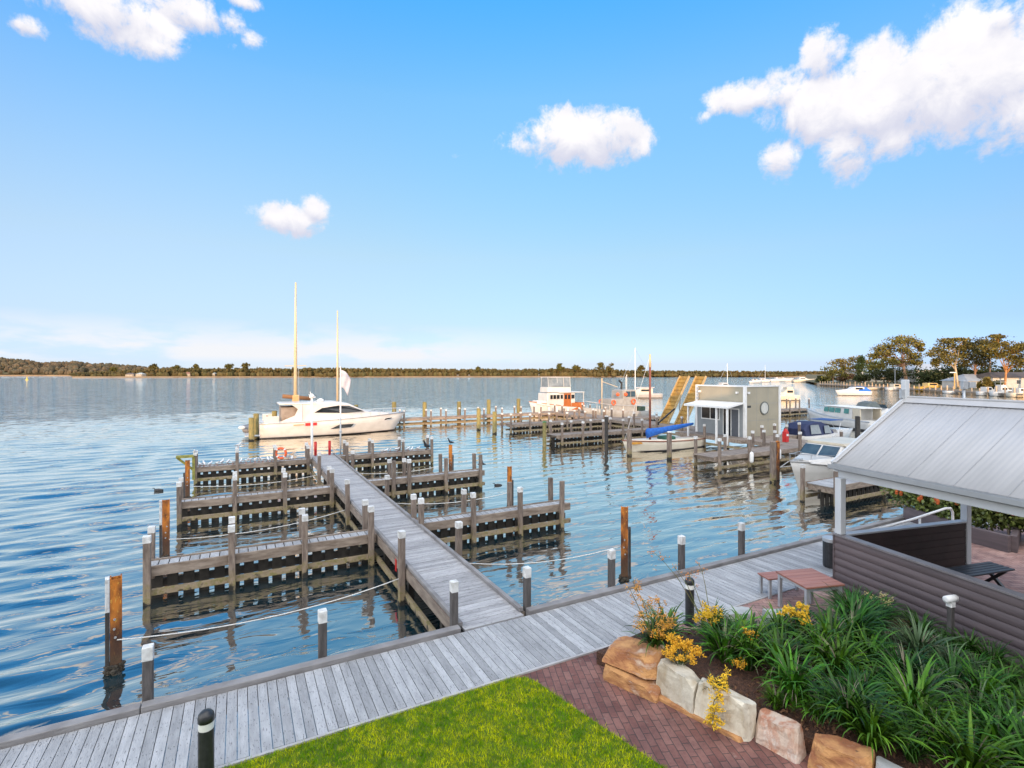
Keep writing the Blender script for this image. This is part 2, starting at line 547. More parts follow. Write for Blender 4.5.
    def build(s, name, m, parent=None, loc=(0, 0, 0), rz=0.0, smooth=False, bevel=0.0, fix=True):
        me = s.mesh(name, m, smooth)
        if fix:
            import bmesh
            bm = bmesh.new()
            bm.from_mesh(me)
            bmesh.ops.recalc_face_normals(bm, faces=bm.faces)
            bm.to_mesh(me)
            bm.free()
        o = bpy.data.objects.new(name, me)
        COL.objects.link(o)
        o.location = loc
        o.rotation_euler = (0, 0, rz)
        if parent:
            o.parent = parent
        if bevel:
            b = o.modifiers.new('bevel', 'BEVEL')
            b.width, b.segments, b.limit_method = bevel, 2, 'ANGLE'
        return o


def tag(o, label, cat, group=None, kind=None):
    o['label'], o['category'] = label, cat
    if group:
        o['group'] = group
    if kind:
        o['kind'] = kind
    return o


def thing(name, label, cat, loc=(0, 0, 0), rz=0.0, group=None):
    o = bpy.data.objects.new(name, None)
    COL.objects.link(o)
    o.location = loc
    o.rotation_euler = (0, 0, rz)
    return tag(o, label, cat, group)


def struct(o):
    o['kind'] = 'structure'
    return o


def inst(name, me, parent, loc, rz=0.0, scale=None):
    o = bpy.data.objects.new(name, me)
    COL.objects.link(o)
    o.location = loc
    o.rotation_euler = (0, 0, rz)
    if scale:
        o.scale = scale
    if parent:
        o.parent = parent
    return o


def copy_tree(o, parent=None):
    c = o.copy()
    COL.objects.link(c)
    if parent:
        c.parent = parent
    for ch in [x for x in COL.objects if x.parent == o]:
        copy_tree(ch, c)
    return c


def leaf_mesh(centers, sizes, rng, flat=0.0):
    """Many small leaf-clump quads at the given centres."""
    n = len(centers)
    a = rng.normal(size=(n, 3))
    a[:, 2] *= (1 - flat)
    a /= np.linalg.norm(a, axis=1)[:, None]
    b = rng.normal(size=(n, 3))
    b -= a * (a * b).sum(1)[:, None]
    b /= np.linalg.norm(b, axis=1)[:, None]
    s = sizes[:, None]
    a, b = a * s, b * s * .7
    v = np.empty((n, 4, 3))
    v[:, 0] = centers - a
    v[:, 1] = centers - b * .9
    v[:, 2] = centers + a
    v[:, 3] = centers + b
    return v.reshape(-1, 3)


def quads_obj(name, v, m, parent=None, loc=(0, 0, 0)):
    me = bpy.data.meshes.new(name)
    n = len(v) // 4
    me.vertices.add(len(v))
    me.vertices.foreach_set('co', v.astype(np.float32).ravel())
    me.loops.add(n * 4)
    me.loops.foreach_set('vertex_index', np.arange(n * 4, dtype=np.int32))
    me.polygons.add(n)
    me.polygons.foreach_set('loop_start', np.arange(0, n * 4, 4, dtype=np.int32))
    me.polygons.foreach_set('loop_total', np.full(n, 4, dtype=np.int32))
    me.materials.append(m)
    me.update()
    me.validate()
    o = bpy.data.objects.new(name, me)
    COL.objects.link(o)
    o.location = loc
    if parent:
        o.parent = parent
    return o


random.seed(7)
RNG = np.random.default_rng(7)
DK = 0.85            # deck level above the water

# ---------------------------------------------------------------- setting: water, land, boardwalk
def water():
    """One sheet out to the horizon; waves are modelled where they can be told apart and fade into fine bump farther out."""
    rg = np.random.default_rng(21)
    fine = np.linspace(R(-62), R(62), 470)
    coarse = np.linspace(R(62), R(298), 30)[1:-1]
    ang = np.concatenate([fine, coarse]) + TH
    r1 = np.exp(np.arange(math.log(5.0), math.log(95.0), .0062))
    r2 = np.exp(np.arange(math.log(r1[-1]) + .07, math.log(9000), .09))
    rad = np.concatenate([[.5], r1, r2])
    A, RR = np.meshgrid(ang, rad, indexing='ij')
    Xw, Yw = RR * np.sin(A), RR * np.cos(A)
    env = 1.0 / (1 + np.exp((Xw + 1.6) / 1.1))                     # open water west of the finger piers
    env = np.maximum(env, 1.0 / (1 + np.exp(-(Yw - 33) / 2.0)))       # and beyond the jetty head
    amp = np.maximum(.15 + .85 * env, .34 / (1 + np.exp(-(Xw - 10.5) / 1.5)))
    Zw = np.zeros_like(Xw)
    for i in range(26):
        lam = rg.uniform(.5, 1.7)
        th = rg.normal(0, .19) + (.10 if i % 2 else -.05)
        kx, ky = 2 * math.pi / lam * math.sin(th), 2 * math.pi / lam * math.cos(th)
        ph = kx * Xw + ky * Yw + rg.uniform(0, 6.28)
        # wander the crests a little so that none runs ruler straight
        ph = ph + .6 * np.sin(.31 * Xw + rg.uniform(0, 6)) + .7 * np.sin(.23 * Yw - .17 * Xw + rg.uniform(0, 6))
        grp = .5 + .5 * np.sin(.21 * Xw * rg.uniform(.5, 1.5) + .33 * Yw * rg.uniform(.4, 1.2) + rg.uniform(0, 6.28))
        Zw += lam * WAVE_H * grp * (np.sin(ph) + .25 * np.sin(2 * ph + .6))
    fade = np.clip((88 - RR) / 50, 0, 1) * np.clip((RR - 5) / 2, 0, 1)
    side = np.zeros(len(ang))
    side[:len(fine)] = np.clip((R(60) - np.abs(fine)) / R(6), 0, 1)
    Zw *= amp * fade * side[:, None]
    Zw[:, 0] = 0
    na, nr = Xw.shape
    co = np.stack([Xw, Yw, Zw], -1).reshape(-1, 3)
    i, j = np.meshgrid(np.arange(na), np.arange(nr - 1), indexing='ij')
    i2 = (i + 1) % na
    q = np.stack([i * nr + j, i * nr + j + 1, i2 * nr + j + 1, i2 * nr + j], -1).reshape(-1, 4)
    me = bpy.data.meshes.new('water')
    me.vertices.add(len(co))
    me.vertices.foreach_set('co', co.astype(np.float32).ravel())
    me.loops.add(q.size)
    me.loops.foreach_set('vertex_index', q.astype(np.int32).ravel())
    me.polygons.add(len(q))
    me.polygons.foreach_set('loop_start', np.arange(0, q.size, 4, dtype=np.int32))
    me.polygons.foreach_set('loop_total', np.full(len(q), 4, dtype=np.int32))
    me.polygons.foreach_set('use_smooth', np.ones(len(q), dtype=bool))
    me.materials.append(M_water())
    me.update()
    me.validate()
    if me.polygons[10].normal.z < 0:
        me.flip_normals()
    o = bpy.data.objects.new('water', me)
    COL.objects.link(o)
    struct(o)


water()

g = MB()
g.prism([(-80, -90), (150, -90), (150, 5.0), (40, 6.9), (-80, 6.9)], -1.0, DK - .06)
struct(g.build('ground', mat('earth', (.09, .07, .05), (.06, .045, .03), 2, .95)))

b = MB()
x = -14.0
while x < 24:
    wv = .122
    dz = random.uniform(-.002, .002)
    b.box(x + .004, 7.10 + random.uniform(-.008, .008), DK - .04 + dz, x + wv + .004, 8.68, DK + dz)
    x += .132
struct(b.build('boardwalk', DECKB))
nb = MB()
x = -14.0
while x < 24:
    for yy in (7.2, 7.72, 8.22, 8.6):
        for xx in (x + .032, x + .098):
            a_, b_ = xx + random.uniform(-.006, .006), yy + random.uniform(-.012, .012)
            nb.add([(a_ - .005, b_ - .005, DK + .004), (a_ + .005, b_ - .005, DK + .004), (a_ + .005, b_ + .005, DK + .004), (a_ - .005, b_ + .005, DK + .004)], [(0, 1, 2, 3)])
    x += .132
struct(nb.build('boardwalk_nails', mat('dark nail heads', (.05, .045, .045), None, 5, .6), fix=False))
kb = MB()
for i, (x0, x1) in enumerate(((-14, -7.1), (-7.09, -1.2), (-1.19, 3.58), (5.02, 9.4), (9.41, 15.3), (15.31, 24))):
    kb.box(x0, 8.70, DK - .20, x1, 8.86, DK + .075)
kb.box(-14, 8.62, DK - .30, 24, 8.70, DK - .05)
for xx in np.arange(-13, 24, 2.4):
    kb.box(xx, 6.95, DK - .3, xx + .1, 8.62, DK - .045)
struct(kb.build('boardwalk_kerb', KERB, bevel=.012))
ie = MB()
ie.box(-14, 7.045, DK - .1, 24, 7.09, DK + .004)
struct(ie.build('boardwalk_edging', mat('pale edging strip', (.42, .41, .41), (.33, .32, .32), 4, .7)))

# brick path beside the lawn, paving by the pavilion
BRK = M_brick('red brown brick paving', (.175, .070, .055), (.26, .126, .10), (.07, .05, .042), .232, .105, R(-69))
BRK2 = M_brick('pinkish brick paving', (.36, .20, .165), (.46, .29, .245), (.15, .10, .085), .235, .118, R(33))
p = MB()
p.add([(-6, -1.2, DK - .02), (14, -1.2, DK - .02), (14, 5.9, DK - .02), (8, 7.04, DK - .02), (-6, 7.04, DK - .02)], [(0, 1, 2, 3, 4)])
struct(p.build('brick_path', BRK))
p = MB()
p.add([(6.9, 5.2, DK - .012), (26, -1, DK - .012), (26, 7.04, DK - .012), (6.4, 7.04, DK - .012)], [(0, 1, 2, 3)])
struct(p.build('brick_paving', BRK2))

# lawn: soil sheet and one mass of blades
LAWN = [(-9, 7.0), (3.72, 7.0), (3.90, 6.93), (4.0, 6.78), (4.06, 6.5), (4.20, 5.8), (4.42, 4.8), (4.72, 3.6), (5.0, 2.4), (5.2, 1.2), (-9, 1.2)]
p = MB()
p.prism(LAWN, DK - .1, DK + .012)
struct(p.build('lawn_soil', mat('lawn soil', (.09, .14, .004), (.06, .10, .002), 6, .95)))


def inside(x, y, poly):
    r = np.zeros(len(x), bool)
    n = len(poly)
    for i in range(n):
        x0, y0 = poly[i]
        x1, y1 = poly[(i + 1) % n]
        c = ((y0 > y) != (y1 > y)) & (x < (x1 - x0) * (y - y0) / (y1 - y0 + 1e-12) + x0)
        r ^= c
    return r


def grass():
    n = 130000
    X = RNG.uniform(-1.2, 5.1, n)
    Y = RNG.uniform(3.2, 7.03, n)
    k = inside(X, Y, LAWN) & (X * .4695 + Y * .883 > 5.2)
    X, Y = X[k], Y[k]
    n = len(X)
    X = X + RNG.normal(0, .018, n)
    Y = Y + np.abs(RNG.normal(0, .012, n))
    h = RNG.uniform(.022, .05, n)
    a = RNG.uniform(0, 2 * np.pi, n)
    ln = RNG.uniform(.2, 1.0, n) * h
    la = RNG.uniform(0, 2 * np.pi, n)
    wd = RNG.uniform(.0022, .0042, n)
    dx, dy = np.cos(a) * wd, np.sin(a) * wd
    lx, ly = np.cos(la) * ln, np.sin(la) * ln
    z = np.full(n, DK + .008)
    v = np.empty((n, 4, 3))
    v[:, 0] = np.c_[X - dx, Y - dy, z]
    v[:, 1] = np.c_[X + dx, Y + dy, z]
    v[:, 2] = np.c_[X + dx * .5 + lx * .7, Y + dy * .5 + ly * .7, z + h * .75]
    v[:, 3] = np.c_[X + lx - dx * .2, Y + ly - dy * .2, z + h]
    gm = bpy.data.materials.new('lawn grass')
    gm.use_nodes = True
    g = NG(gm.node_tree)
    bs = g.n['Principled BSDF']
    geo = g.new('ShaderNodeNewGeometry')
    ptc = g.noise(geo.outputs['Position'], 4.2, 5, .66)
    p2 = g.noise(geo.outputs['Position'], 11, 4, .6)
    c = g.mix(g.rng(ptc, .38, .60), (.10, .25, .001), (.52, .55, .004))
    c = g.mix(g.rng(p2, .55, .75, 0, .8), c, (.72, .62, .06))
    c = g.mix(g.rng(p2, .48, .36, 0, .95), c, (.06, .17, .001))
    hv = g.new('ShaderNodeHueSaturation')
    g.l.new(g.rng(geo.outputs['Random Per Island'], 0, 1, .65, 1.4), hv.inputs['Value'])
    g.l.new(c, hv.inputs['Color'])
    g.l.new(hv.outputs[0], bs.inputs['Base Color'])
    bs.inputs['Roughness'].default_value = .7
    bs.inputs['Specular IOR Level'].default_value = 0
    o = quads_obj('grass', v.reshape(-1, 3), gm)
    return tag(o, 'short bright green lawn with yellowish patches beside the boardwalk', 'grass', kind='stuff')


grass()

# ---------------------------------------------------------------- the building behind the camera (its shade falls over the berths)
bd = thing('waterfront_building', 'pale rendered waterfront building standing behind the lawn', 'building', (0, -20, 0))
BW = mat('pale render', (.55, .53, .50), (.48, .46, .43), 2, .8)
MB().box(-55, -9, 0, 6.0, 0, 12.3).box(6.0, -9, 0, 62, -.05, 13.2).build('wall', BW, bd)
MB().box(-55.2, -9.2, 12.3, 5.99, .2, 12.5).box(6.01, -9.2, 13.2, 62.2, .2, 13.4).build('roof', mat('grey roof sheet', (.3, .3, .31), None, 3, .6), bd)
for xx in range(-40, 58, 6):
    for zz in (1.6, 4.8, 8.0):
        MB().box(xx, .0, zz, xx + 2.4, .05, zz + 2.1).build('window', GLASS, bd)

# ---------------------------------------------------------------- posts
def post_mesh(w, ztop, zbot, name, m):
    return MB().box(-w / 2, -w / 2, zbot, w / 2, w / 2, ztop).mesh(name, m)


PW = .15
PM = post_mesh(PW, 0, -2.4, 'mooring_post', POSTM)
CM = MB().box(-PW / 2 - .004, -PW / 2 - .004, -.15, PW / 2 + .004, PW / 2 + .004, .006).mesh('white_cap', CAPW)


def pier_post(parent, x, y, ztop, cap=True, w=1.0, rz=0.0, name='post', me=None, cm=None):
    o = inst(name, me or PM, parent, (x, y, ztop), rz, (w, w, 1))
    bv = o.modifiers.new('bevel', 'BEVEL')
    bv.width, bv.segments = .012, 1
    o.rotation_euler = (random.uniform(-.018, .018), random.uniform(-.018, .018), rz)
    if cap:
        inst('white_cap', cm or CM, o, (0, 0, 0))
    return o


# ---------------------------------------------------------------- the near jetty
JX0, JX1, JY1 = 3.60, 4.98, 31.4
jt = thing('jetty', 'long grey timber jetty leading out from boardwalk between six finger piers', 'jetty', (0, 0, 0))
b = MB()
y = 8.74
while y < JY1:
    dz = random.uniform(-.003, .003)
    b.box(JX0 + .07, y, DK - .04 + dz, JX1 - .07, y + .125, DK + dz)
    y += .134
b.build('deck', JETB, jt)
for sx, nm in ((JX0, 0), (JX1 - .09, 1)):
    k = MB()
    for y0, y1 in ((8.88, 15.0), (15.01, 21.9), (21.91, 29.9), (29.91, JY1)):
        k.box(sx, y0, DK + .0, sx + .09, y1, DK + .085)
    k.build('kerb', KERB, jt, bevel=.01)
    MB().box(sx + (-.03 if nm == 0 else .06), 8.88, DK - .25, sx + (.03 if nm == 0 else .12), JY1, DK - .01).build('side_beam', BEAMY, jt)
    xo = JX0 - .06 if nm == 0 else JX1 + .0
    MB().box(xo, 8.9, .10, xo + .08, JY1, .26).build('lower_waler', BEAMY, jt, bevel=.01)
for yy in np.arange(10, 31, 2.35):
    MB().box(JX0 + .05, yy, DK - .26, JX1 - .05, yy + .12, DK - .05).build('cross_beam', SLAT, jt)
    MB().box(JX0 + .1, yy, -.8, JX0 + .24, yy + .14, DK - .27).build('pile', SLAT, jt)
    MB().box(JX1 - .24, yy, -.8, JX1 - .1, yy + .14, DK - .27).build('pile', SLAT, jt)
k = MB()
k.box(JX0 - .045, 9.0, .36, JX0 - .034, 9.14, .84)
k.build('depth_marker', RED, jt)
k = MB()
k.box(JX0 - .045, 12.95, .50, JX0 - .034, 13.07, .8)
k.build('depth_marker', RED, jt)
for yy, zt in ((12.2, 1.75), (19.2, 1.72), (26.4, 1.72)):
    pier_post(jt, JX0 - .12, yy, zt)
for yy, zt in ((12.5, 1.68), (19.8, 1.62), (26.6, 1.66)):
    pier_post(jt, JX1 + .10, yy, zt)


def finger(name, label, y0, x0, x1, posts, wide=.56, group='finger piers of the near jetty', cat='finger pier', capless=(), slat=True, deckmat=DECKB, zt=1.68, dk=DK):
    t = thing(name, label, cat, (x0, y0, 0), 0, group)
    L = x1 - x0
    b = MB()
    x = 0.0
    while x < L - .05:
        b.box(x, .05, dk - .035 + random.uniform(-.003, .003), min(x + .196, L), wide - .05, dk)
        x += .22
    b.build('deck', deckmat, t)
    for yy, nm in ((-.03, 'front_beam'), (wide - .04, 'rear_beam')):
        k = MB()
        xs = [0] + [p - x0 for p in posts[1:-1]] + [L]
        for i in range(len(xs) - 1):
            s = random.uniform(-.006, .006)
            k.box(xs[i] + .004, yy, dk - .215 + s, xs[i + 1] - .004, yy + .07, dk + .035 + s)
        k.build(nm, BEAM, t, bevel=.01)
    for yy in (-.045, wide - .03):
        k = MB()
        k.box(.02, yy, .17, L, yy + .075, .33)
        k.build('lower_waler', BEAM, t, bevel=.012)
    if slat:
        k = MB()
        x = .05
        while x < L - .1:
            ww = random.uniform(.225, .255)
            k.box(x, wide / 2 - .02, -.5, x + ww, wide / 2 + .02, dk - .22 + random.uniform(-.02, .02))
            x += .34
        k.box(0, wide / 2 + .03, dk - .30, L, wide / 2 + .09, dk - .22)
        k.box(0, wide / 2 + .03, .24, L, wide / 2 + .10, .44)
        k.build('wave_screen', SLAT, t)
    for px_ in posts:
        xx = min(max(px_ - x0, .1), L - .1)
        MB().box(xx - .05, .06, dk - .3, xx + .05, wide - .06, dk - .06).build('bearer', BEAM, t)
    for i, px_ in enumerate(posts):
        for s, yy in ((0, -.03 - PW / 2), (1, wide + .03 + PW / 2)):
            pier_post(t, px_ - x0, yy, zt + random.uniform(-.06, .06), cap=(i, s) not in capless, w=random.uniform(.94, 1.04), rz=random.uniform(-.05, .05))
    return t


def X(px, y):
    r = (px - 512) / FPX
    return y * (r * CT + ST) / (-r * ST + CT)


fp = [
    ('nearest finger pier left of jetty, longest reflection in the dark water', 15.12, -1.95, 3.56, (147, 231.5, 305, 371), ()),
    ('middle finger pier on the left of the jetty', 22.15, -1.95, 3.56, (179, 234.8, 285, 332), ()),
    ('farthest finger pier left of jetty with a row of gulls and a lifebuoy', 30.0, -1.95, 3.56, (195, 237, 275.6, 308), ()),
    ('nearest finger pier on the right of the jetty', 15.45, 5.02, 10.6, (421, 473, 520, 562), ((2, 1), (3, 0), (3, 1))),
    ('middle finger pier right of jetty whose outer posts have no white caps', 22.55, 5.02, 10.5, (394, 409, 446, 480.5), ((2, 0), (2, 1), (3, 0), (3, 1), (0, 0))),
    ('farthest finger pier right of jetty with a dark cormorant on its end', 30.2, 5.02, 10.55, (347, 372.5, 403, 431.7), ()),
]
FING = []
for lab, y0, x0, x1, pxs, cl in fp:
    FING.append(finger('finger_pier', lab, y0, x0, x1, [X(q, y0 - .1) for q in pxs], capless=cl))

# posts along the boardwalk's outer edge
BP = post_mesh(.128, 0, -1.5, 'mooring_post', BOLLM)
BC = MB().box(-.068, -.068, -.19, .068, .068, .008).mesh('white_cap', CAPW)
for px, lab, zt in ((148, 'dark post with drippy white cap nearest the bottom left rusty pile', 1.66), (322.5, 'dark white capped post standing alone on boardwalk edge left of jetty', 1.66),
                    (454, 'dark white capped post at the left corner of the jetty', 1.70), (527, 'dark white capped post at the right corner of the jetty', 1.68),
                    (611.5, 'dark white capped post on boardwalk edge just left of tall rusty pile', 1.69), (681.5, 'dark white capped post behind the black bollard light', 1.68),
                    (741.5, 'dark post with dull cap on boardwalk edge, nearest the pavilion', 1.70)):
    yy = 8.86 + .068
    o = thing('mooring_post', lab, 'post', (X(px, yy), yy, zt), 0, 'posts along the boardwalk edge')
    pb = inst('shaft', BP, o, (0, 0, 0))
    bv = pb.modifiers.new('bevel', 'BEVEL')
    bv.width, bv.segments = .012, 1
    c = inst('white_cap', BC, o, (0, 0, 0))
    bv = c.modifiers.new('bevel', 'BEVEL')
    bv.width, bv.segments = .012, 2

# rusty steel piles: an H section with a black and white strip of rubbing timber
def rusty_pile(px, y, ztop, label, side=-1, sc=1.0, white=True, strip=.45):
    t = thing('rusty_pile', label, 'pile', (X(px, y), y, 0), -math.atan2(X(px, y), y), 'rusty steel mooring piles')
    w_, d_ = .165 * sc, .17 * sc
    k = MB()
    k.box(-w_ / 2, -d_ / 2, -1.2, -w_ / 2 + .022, d_ / 2, ztop).box(w_ / 2 - .022, -d_ / 2, -1.2, w_ / 2, d_ / 2, ztop).box(-w_ / 2 + .022, -.012, -1.2, w_ / 2 - .022, .012, ztop)
    k.box(-w_ / 2 + .022, -d_ / 2 + .0, -1.2, w_ / 2 - .022, -d_ / 2 + .02, ztop - .03)
    k.build('steel_section', RUST, t)
    x0 = side * (w_ / 2 + .004)
    x1 = side * (w_ / 2 + .07)
    a, c = min(x0, x1), max(x0, x1)
    split = ztop - strip * (ztop - .3) if white else ztop - .55
    MB().box(a, -d_ / 2 - .01, .10, c, d_ / 2, split).build('black_fender', PILEB, t, bevel=.008)
    if white:
        MB().box(a, -d_ / 2 - .01, split + .002, c, d_ / 2, ztop).build('white_fender', CAPW, t, bevel=.008)
    k = MB()
    for i in range(26):
        an = random.uniform(0, 6.28)
        r = random.uniform(.07, .12) * sc
        k.lathe([(.0, -.05), (.05, -.03), (.055, .01), (.0, .04)], 6, (r * math.cos(an) + side * .02, r * math.sin(an), random.uniform(-.08, .16)))
    k.build('mussel_crust', mat('mussel crust', (.02, .018, .014), (.06, .05, .035), 20, .8), t)
    k = MB()
    for zz in (ztop * .47, ztop * .38, ztop * .57):
        k.lathe([(.02, -.02), (.022, .0), (.012, .012)], 8, (random.uniform(-.03, .03), -d_ / 2 - .01, zz), 'Y')
    k.build('bolt', GALV, t)
    return t


rusty_pile(116, 11.95, 1.05 + .72, 'rusty orange steel pile with white top half on its fender, nearest the boardwalk', -1, 1.1, True, .42)
rusty_pile(166, 18.4, 1.78, 'rusty orange pile standing between the near and middle left finger piers', -1, 1.15, True, .48)
rusty_pile(187.5, 26.6, 1.75, 'short rusty pile beside the moss covered bracket of the far left pier', -1, 1.1, False)
rusty_pile(624.5, 10.75, 1.98, 'tall rusty brown pile by boardwalk edge behind orange flowers', 1, 1.15, False)
rusty_pile(509.5, 18.6, 1.75, 'rusty orange pile beyond the nearest right finger pier', 1, 1.15, False)
rusty_pile(450.5, 26.0, 1.72, 'rusty orange pile with a bird on its top between far right piers', 1, 1.2, False)

# mooring ropes
def rope(label, p, q, sag=.12, r=.012):
    pts = []
    for i in range(17):
        t = i / 16
        v = Vector(p).lerp(Vector(q), t)
        v.z -= sag * 4 * t * (1 - t)
        pts.append(v)
    return tag(MB().tube(pts, r, 6).build('mooring_rope', ROPE, smooth=True), label, 'rope', 'mooring ropes across the berths')


rope('white rope from nearest rusty pile to the jetty across the closest berth', (X(117, 11.85), 11.85, .62), (JX0 - .22, 12.1, .66), .22, .011)
rope('white rope across berth between near and middle left piers', (X(169, 18.3), 18.3, .62), (JX0 - .22, 19.1, .66), .2, .011)
rope('white rope across the berth below far left finger pier', (X(190, 26.5), 26.5, .62), (JX0 - .22, 26.3, .66), .18, .012)
rope('white rope from tall rusty brown pile to jetty in the first right berth', (X(621, 10.75), 10.75, .95), (JX1 + .2, 12.5, .60), .2, .011)
rope('white rope across berth between near and middle right piers', (X(508, 18.5), 18.5, .72), (JX1 + .2, 19.8, .55), .2, .012)
rope('white rope across the berth in front of far right finger pier', (X(449, 25.9), 25.9, .72), (JX1 + .2, 26.5, .55), .2, .012)

# furniture at the jetty head
t = thing('lamp_pole', 'white pole with small lamp on top at left end of the jetty', 'pole', (X(312, 30.2), 30.25, 0))
MB().tube([(0, 0, -.6), (0, 0, 4.2)], [.075, .055], 10).build('shaft', WHITE, t, smooth=True)
MB().lathe([(.03, 4.2), (.12, 4.24), (.13, 4.34), (.06, 4.42), (.01, 4.44)], 12).build('lamp_head', WHITE, t, smooth=True)
MB().tube([(0, 0, 3.9), (.25, 0, 4.05)], .015, 6).build('bracket', GALV, t)
t = thing('flagpole', 'slim white flagpole with pale limp flag at right end of the jetty', 'flagpole', (X(340.5, 31.2), 31.2, DK))
MB().tube([(0, 0, -.5), (0, 0, 5.0)], [.05, .035], 10).build('shaft', WHITE, t, smooth=True)
MB().lathe([(.01, 4.99), (.05, 5.03), (.05, 5.07), (.01, 5.11)], 10).build('finial', WHITE, t, smooth=True)
MB().lathe([(.07, 1.25), (.08, 1.27), (.08, 1.35), (.07, 1.37)], 10).build('cleat_collar', GALV, t)
fl = MB()
rows = []
for i in range(9):
    u = i / 8
    row = []
    for j in range(9):
        vv = j / 8
        xx = u * .55 * (1 - .35 * vv) + .04
        row.append((xx, .07 * math.sin(u * 9 + vv * 3) * u, 4.9 - vv * 1.0 - u * u * .55 - .05 * math.sin(vv * 6) * u))
    rows.append(row)
vs = [v for r_ in rows for v in r_]
fl.add(vs, [(i * 9 + j, i * 9 + j + 1, (i + 1) * 9 + j + 1, (i + 1) * 9 + j) for i in range(8) for j in range(8)])
f = fl.build('flag', mat('pale flag cloth', (.40, .40, .48), (.52, .51, .55), 4, .8), t, smooth=True)
so = f.modifiers.new('cloth', 'SOLIDIFY')
so.thickness = .006
for px, lab in ((315.5, 'bright red post at jetty head, the left one of two'), (329.6, 'bright red post at jetty head, the right one of two')):
    o = thing('red_post', lab, 'post', (X(px, 31.15), 31.15, DK), 0, 'red posts at the jetty head')
    MB().tube([(0, 0, 0), (0, 0, .78)], .075, 12).build('shaft', RED, o, smooth=True)
    MB().lathe([(.078, .78), (.078, .80), (.03, .825), (.0, .83)], 12).build('cap', RED, o)
    MB().box(-.11, -.11, -.0, .11, .11, .018).build('base_plate', GALV, o)
o = thing('lifebuoy', 'orange red lifebuoy hung on post of far left finger pier', 'lifebuoy', (X(281, 29.75), 29.75, 1.34), -TH)
pts = [(.26 * math.cos(a), 0, .26 * math.sin(a)) for a in np.linspace(0, 2 * math.pi, 28, endpoint=False)]
MB().tube(pts, .062, 10, closed=True).build('ring', ORANGE, o, smooth=True)
for a in (.785, 2.356, 3.927, 5.498):
    pp = [(.26 * math.cos(a + d), 0, .26 * math.sin(a + d)) for d in (-.13, 0, .13)]
    MB().tube(pp, .066, 10).build('reflective_band', WHITE, o, smooth=True)
o = thing('mossy_bracket', 'moss covered timber platform with diagonal brace on end of far left finger pier', 'bracket', (X(187, 29.9), 29.9, 0), 0)
MOSS = mat('moss timber', (.30, .27, .06), (.14, .15, .04), 6, .85)
MB().box(-.45, -.2, 1.42, .30, .22, 1.52).build('platform', MOSS, o)
MB().bar((-.4, 0, 1.42), (.30, 0, .75), .08, .1).build('brace', MOSS, o)
MB().box(.22, -.1, .3, .34, .1, 1.42).build('upright', MOSS, o)

# ---------------------------------------------------------------- pavilion (its own axes: u across the roof, v towards the lawn)
PYAW = R(-12)
PO = Vector((11.31, 6.39, DK))
pav = thing('pavilion', 'open pavilion with pale grey corrugated roof and dark timber screen walls', 'pavilion', PO, PYAW)
ROOF = mat('pale grey roof sheet', (.45, .442, .442), (.385, .38, .38), 1.6, .45, spec=.35, stretch=(.35, 2.2, 1), lo=.3, hi=.75, detail=7, speck=((.27, .265, .25), .74))
TRIM = mat('pale grey painted trim', (.56, .58, .60), (.50, .52, .54), 2, .45)
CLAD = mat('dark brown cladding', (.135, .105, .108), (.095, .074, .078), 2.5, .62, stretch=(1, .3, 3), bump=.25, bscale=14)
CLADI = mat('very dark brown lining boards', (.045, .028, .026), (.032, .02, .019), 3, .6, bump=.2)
EU, RU, OU = -.02, 2.08, 4.18          # near eave, ridge, far eave (u)
EZ, RZ = 2.77, 4.14                     # heights above the deck
V0, V1 = .14, -7.6                      # verge, end towards the lawn
pit, amp = .098, .0028
n = int((V0 - V1) / (pit / 4))
for (ua, za, ub, zb) in ((EU, EZ, RU, RZ), (OU, EZ, RU, RZ)):
    sl_ = Vector((ub - ua, 0, zb - za)).normalized()
    nrm = Vector((-sl_.z, 0, sl_.x)) if ub > ua else Vector((sl_.z, 0, -sl_.x))
    vs, fs = [], []
    for i in range(n + 1):
        v = V0 - (V0 - V1) * i / n
        h = amp * math.sin(2 * math.pi * v / pit)
        for k, (u, z) in enumerate(((ua, za), ((ua + ub) / 2, (za + zb) / 2), (ub, zb))):
            p = Vector((u, v, z)) + nrm * h
            vs.append(p)
    for i in range(n):
        for k in range(2):
            fs.append((i * 3 + k, i * 3 + k + 1, (i + 1) * 3 + k + 1, (i + 1) * 3 + k))
    o = MB().add(vs, fs).build('roof_sheet', ROOF, pav, smooth=True, fix=False)
    so = o.modifiers.new('thick', 'SOLIDIFY')
    so.thickness, so.offset = .002, 1
sl_ = math.atan2(RZ - EZ, RU - EU)
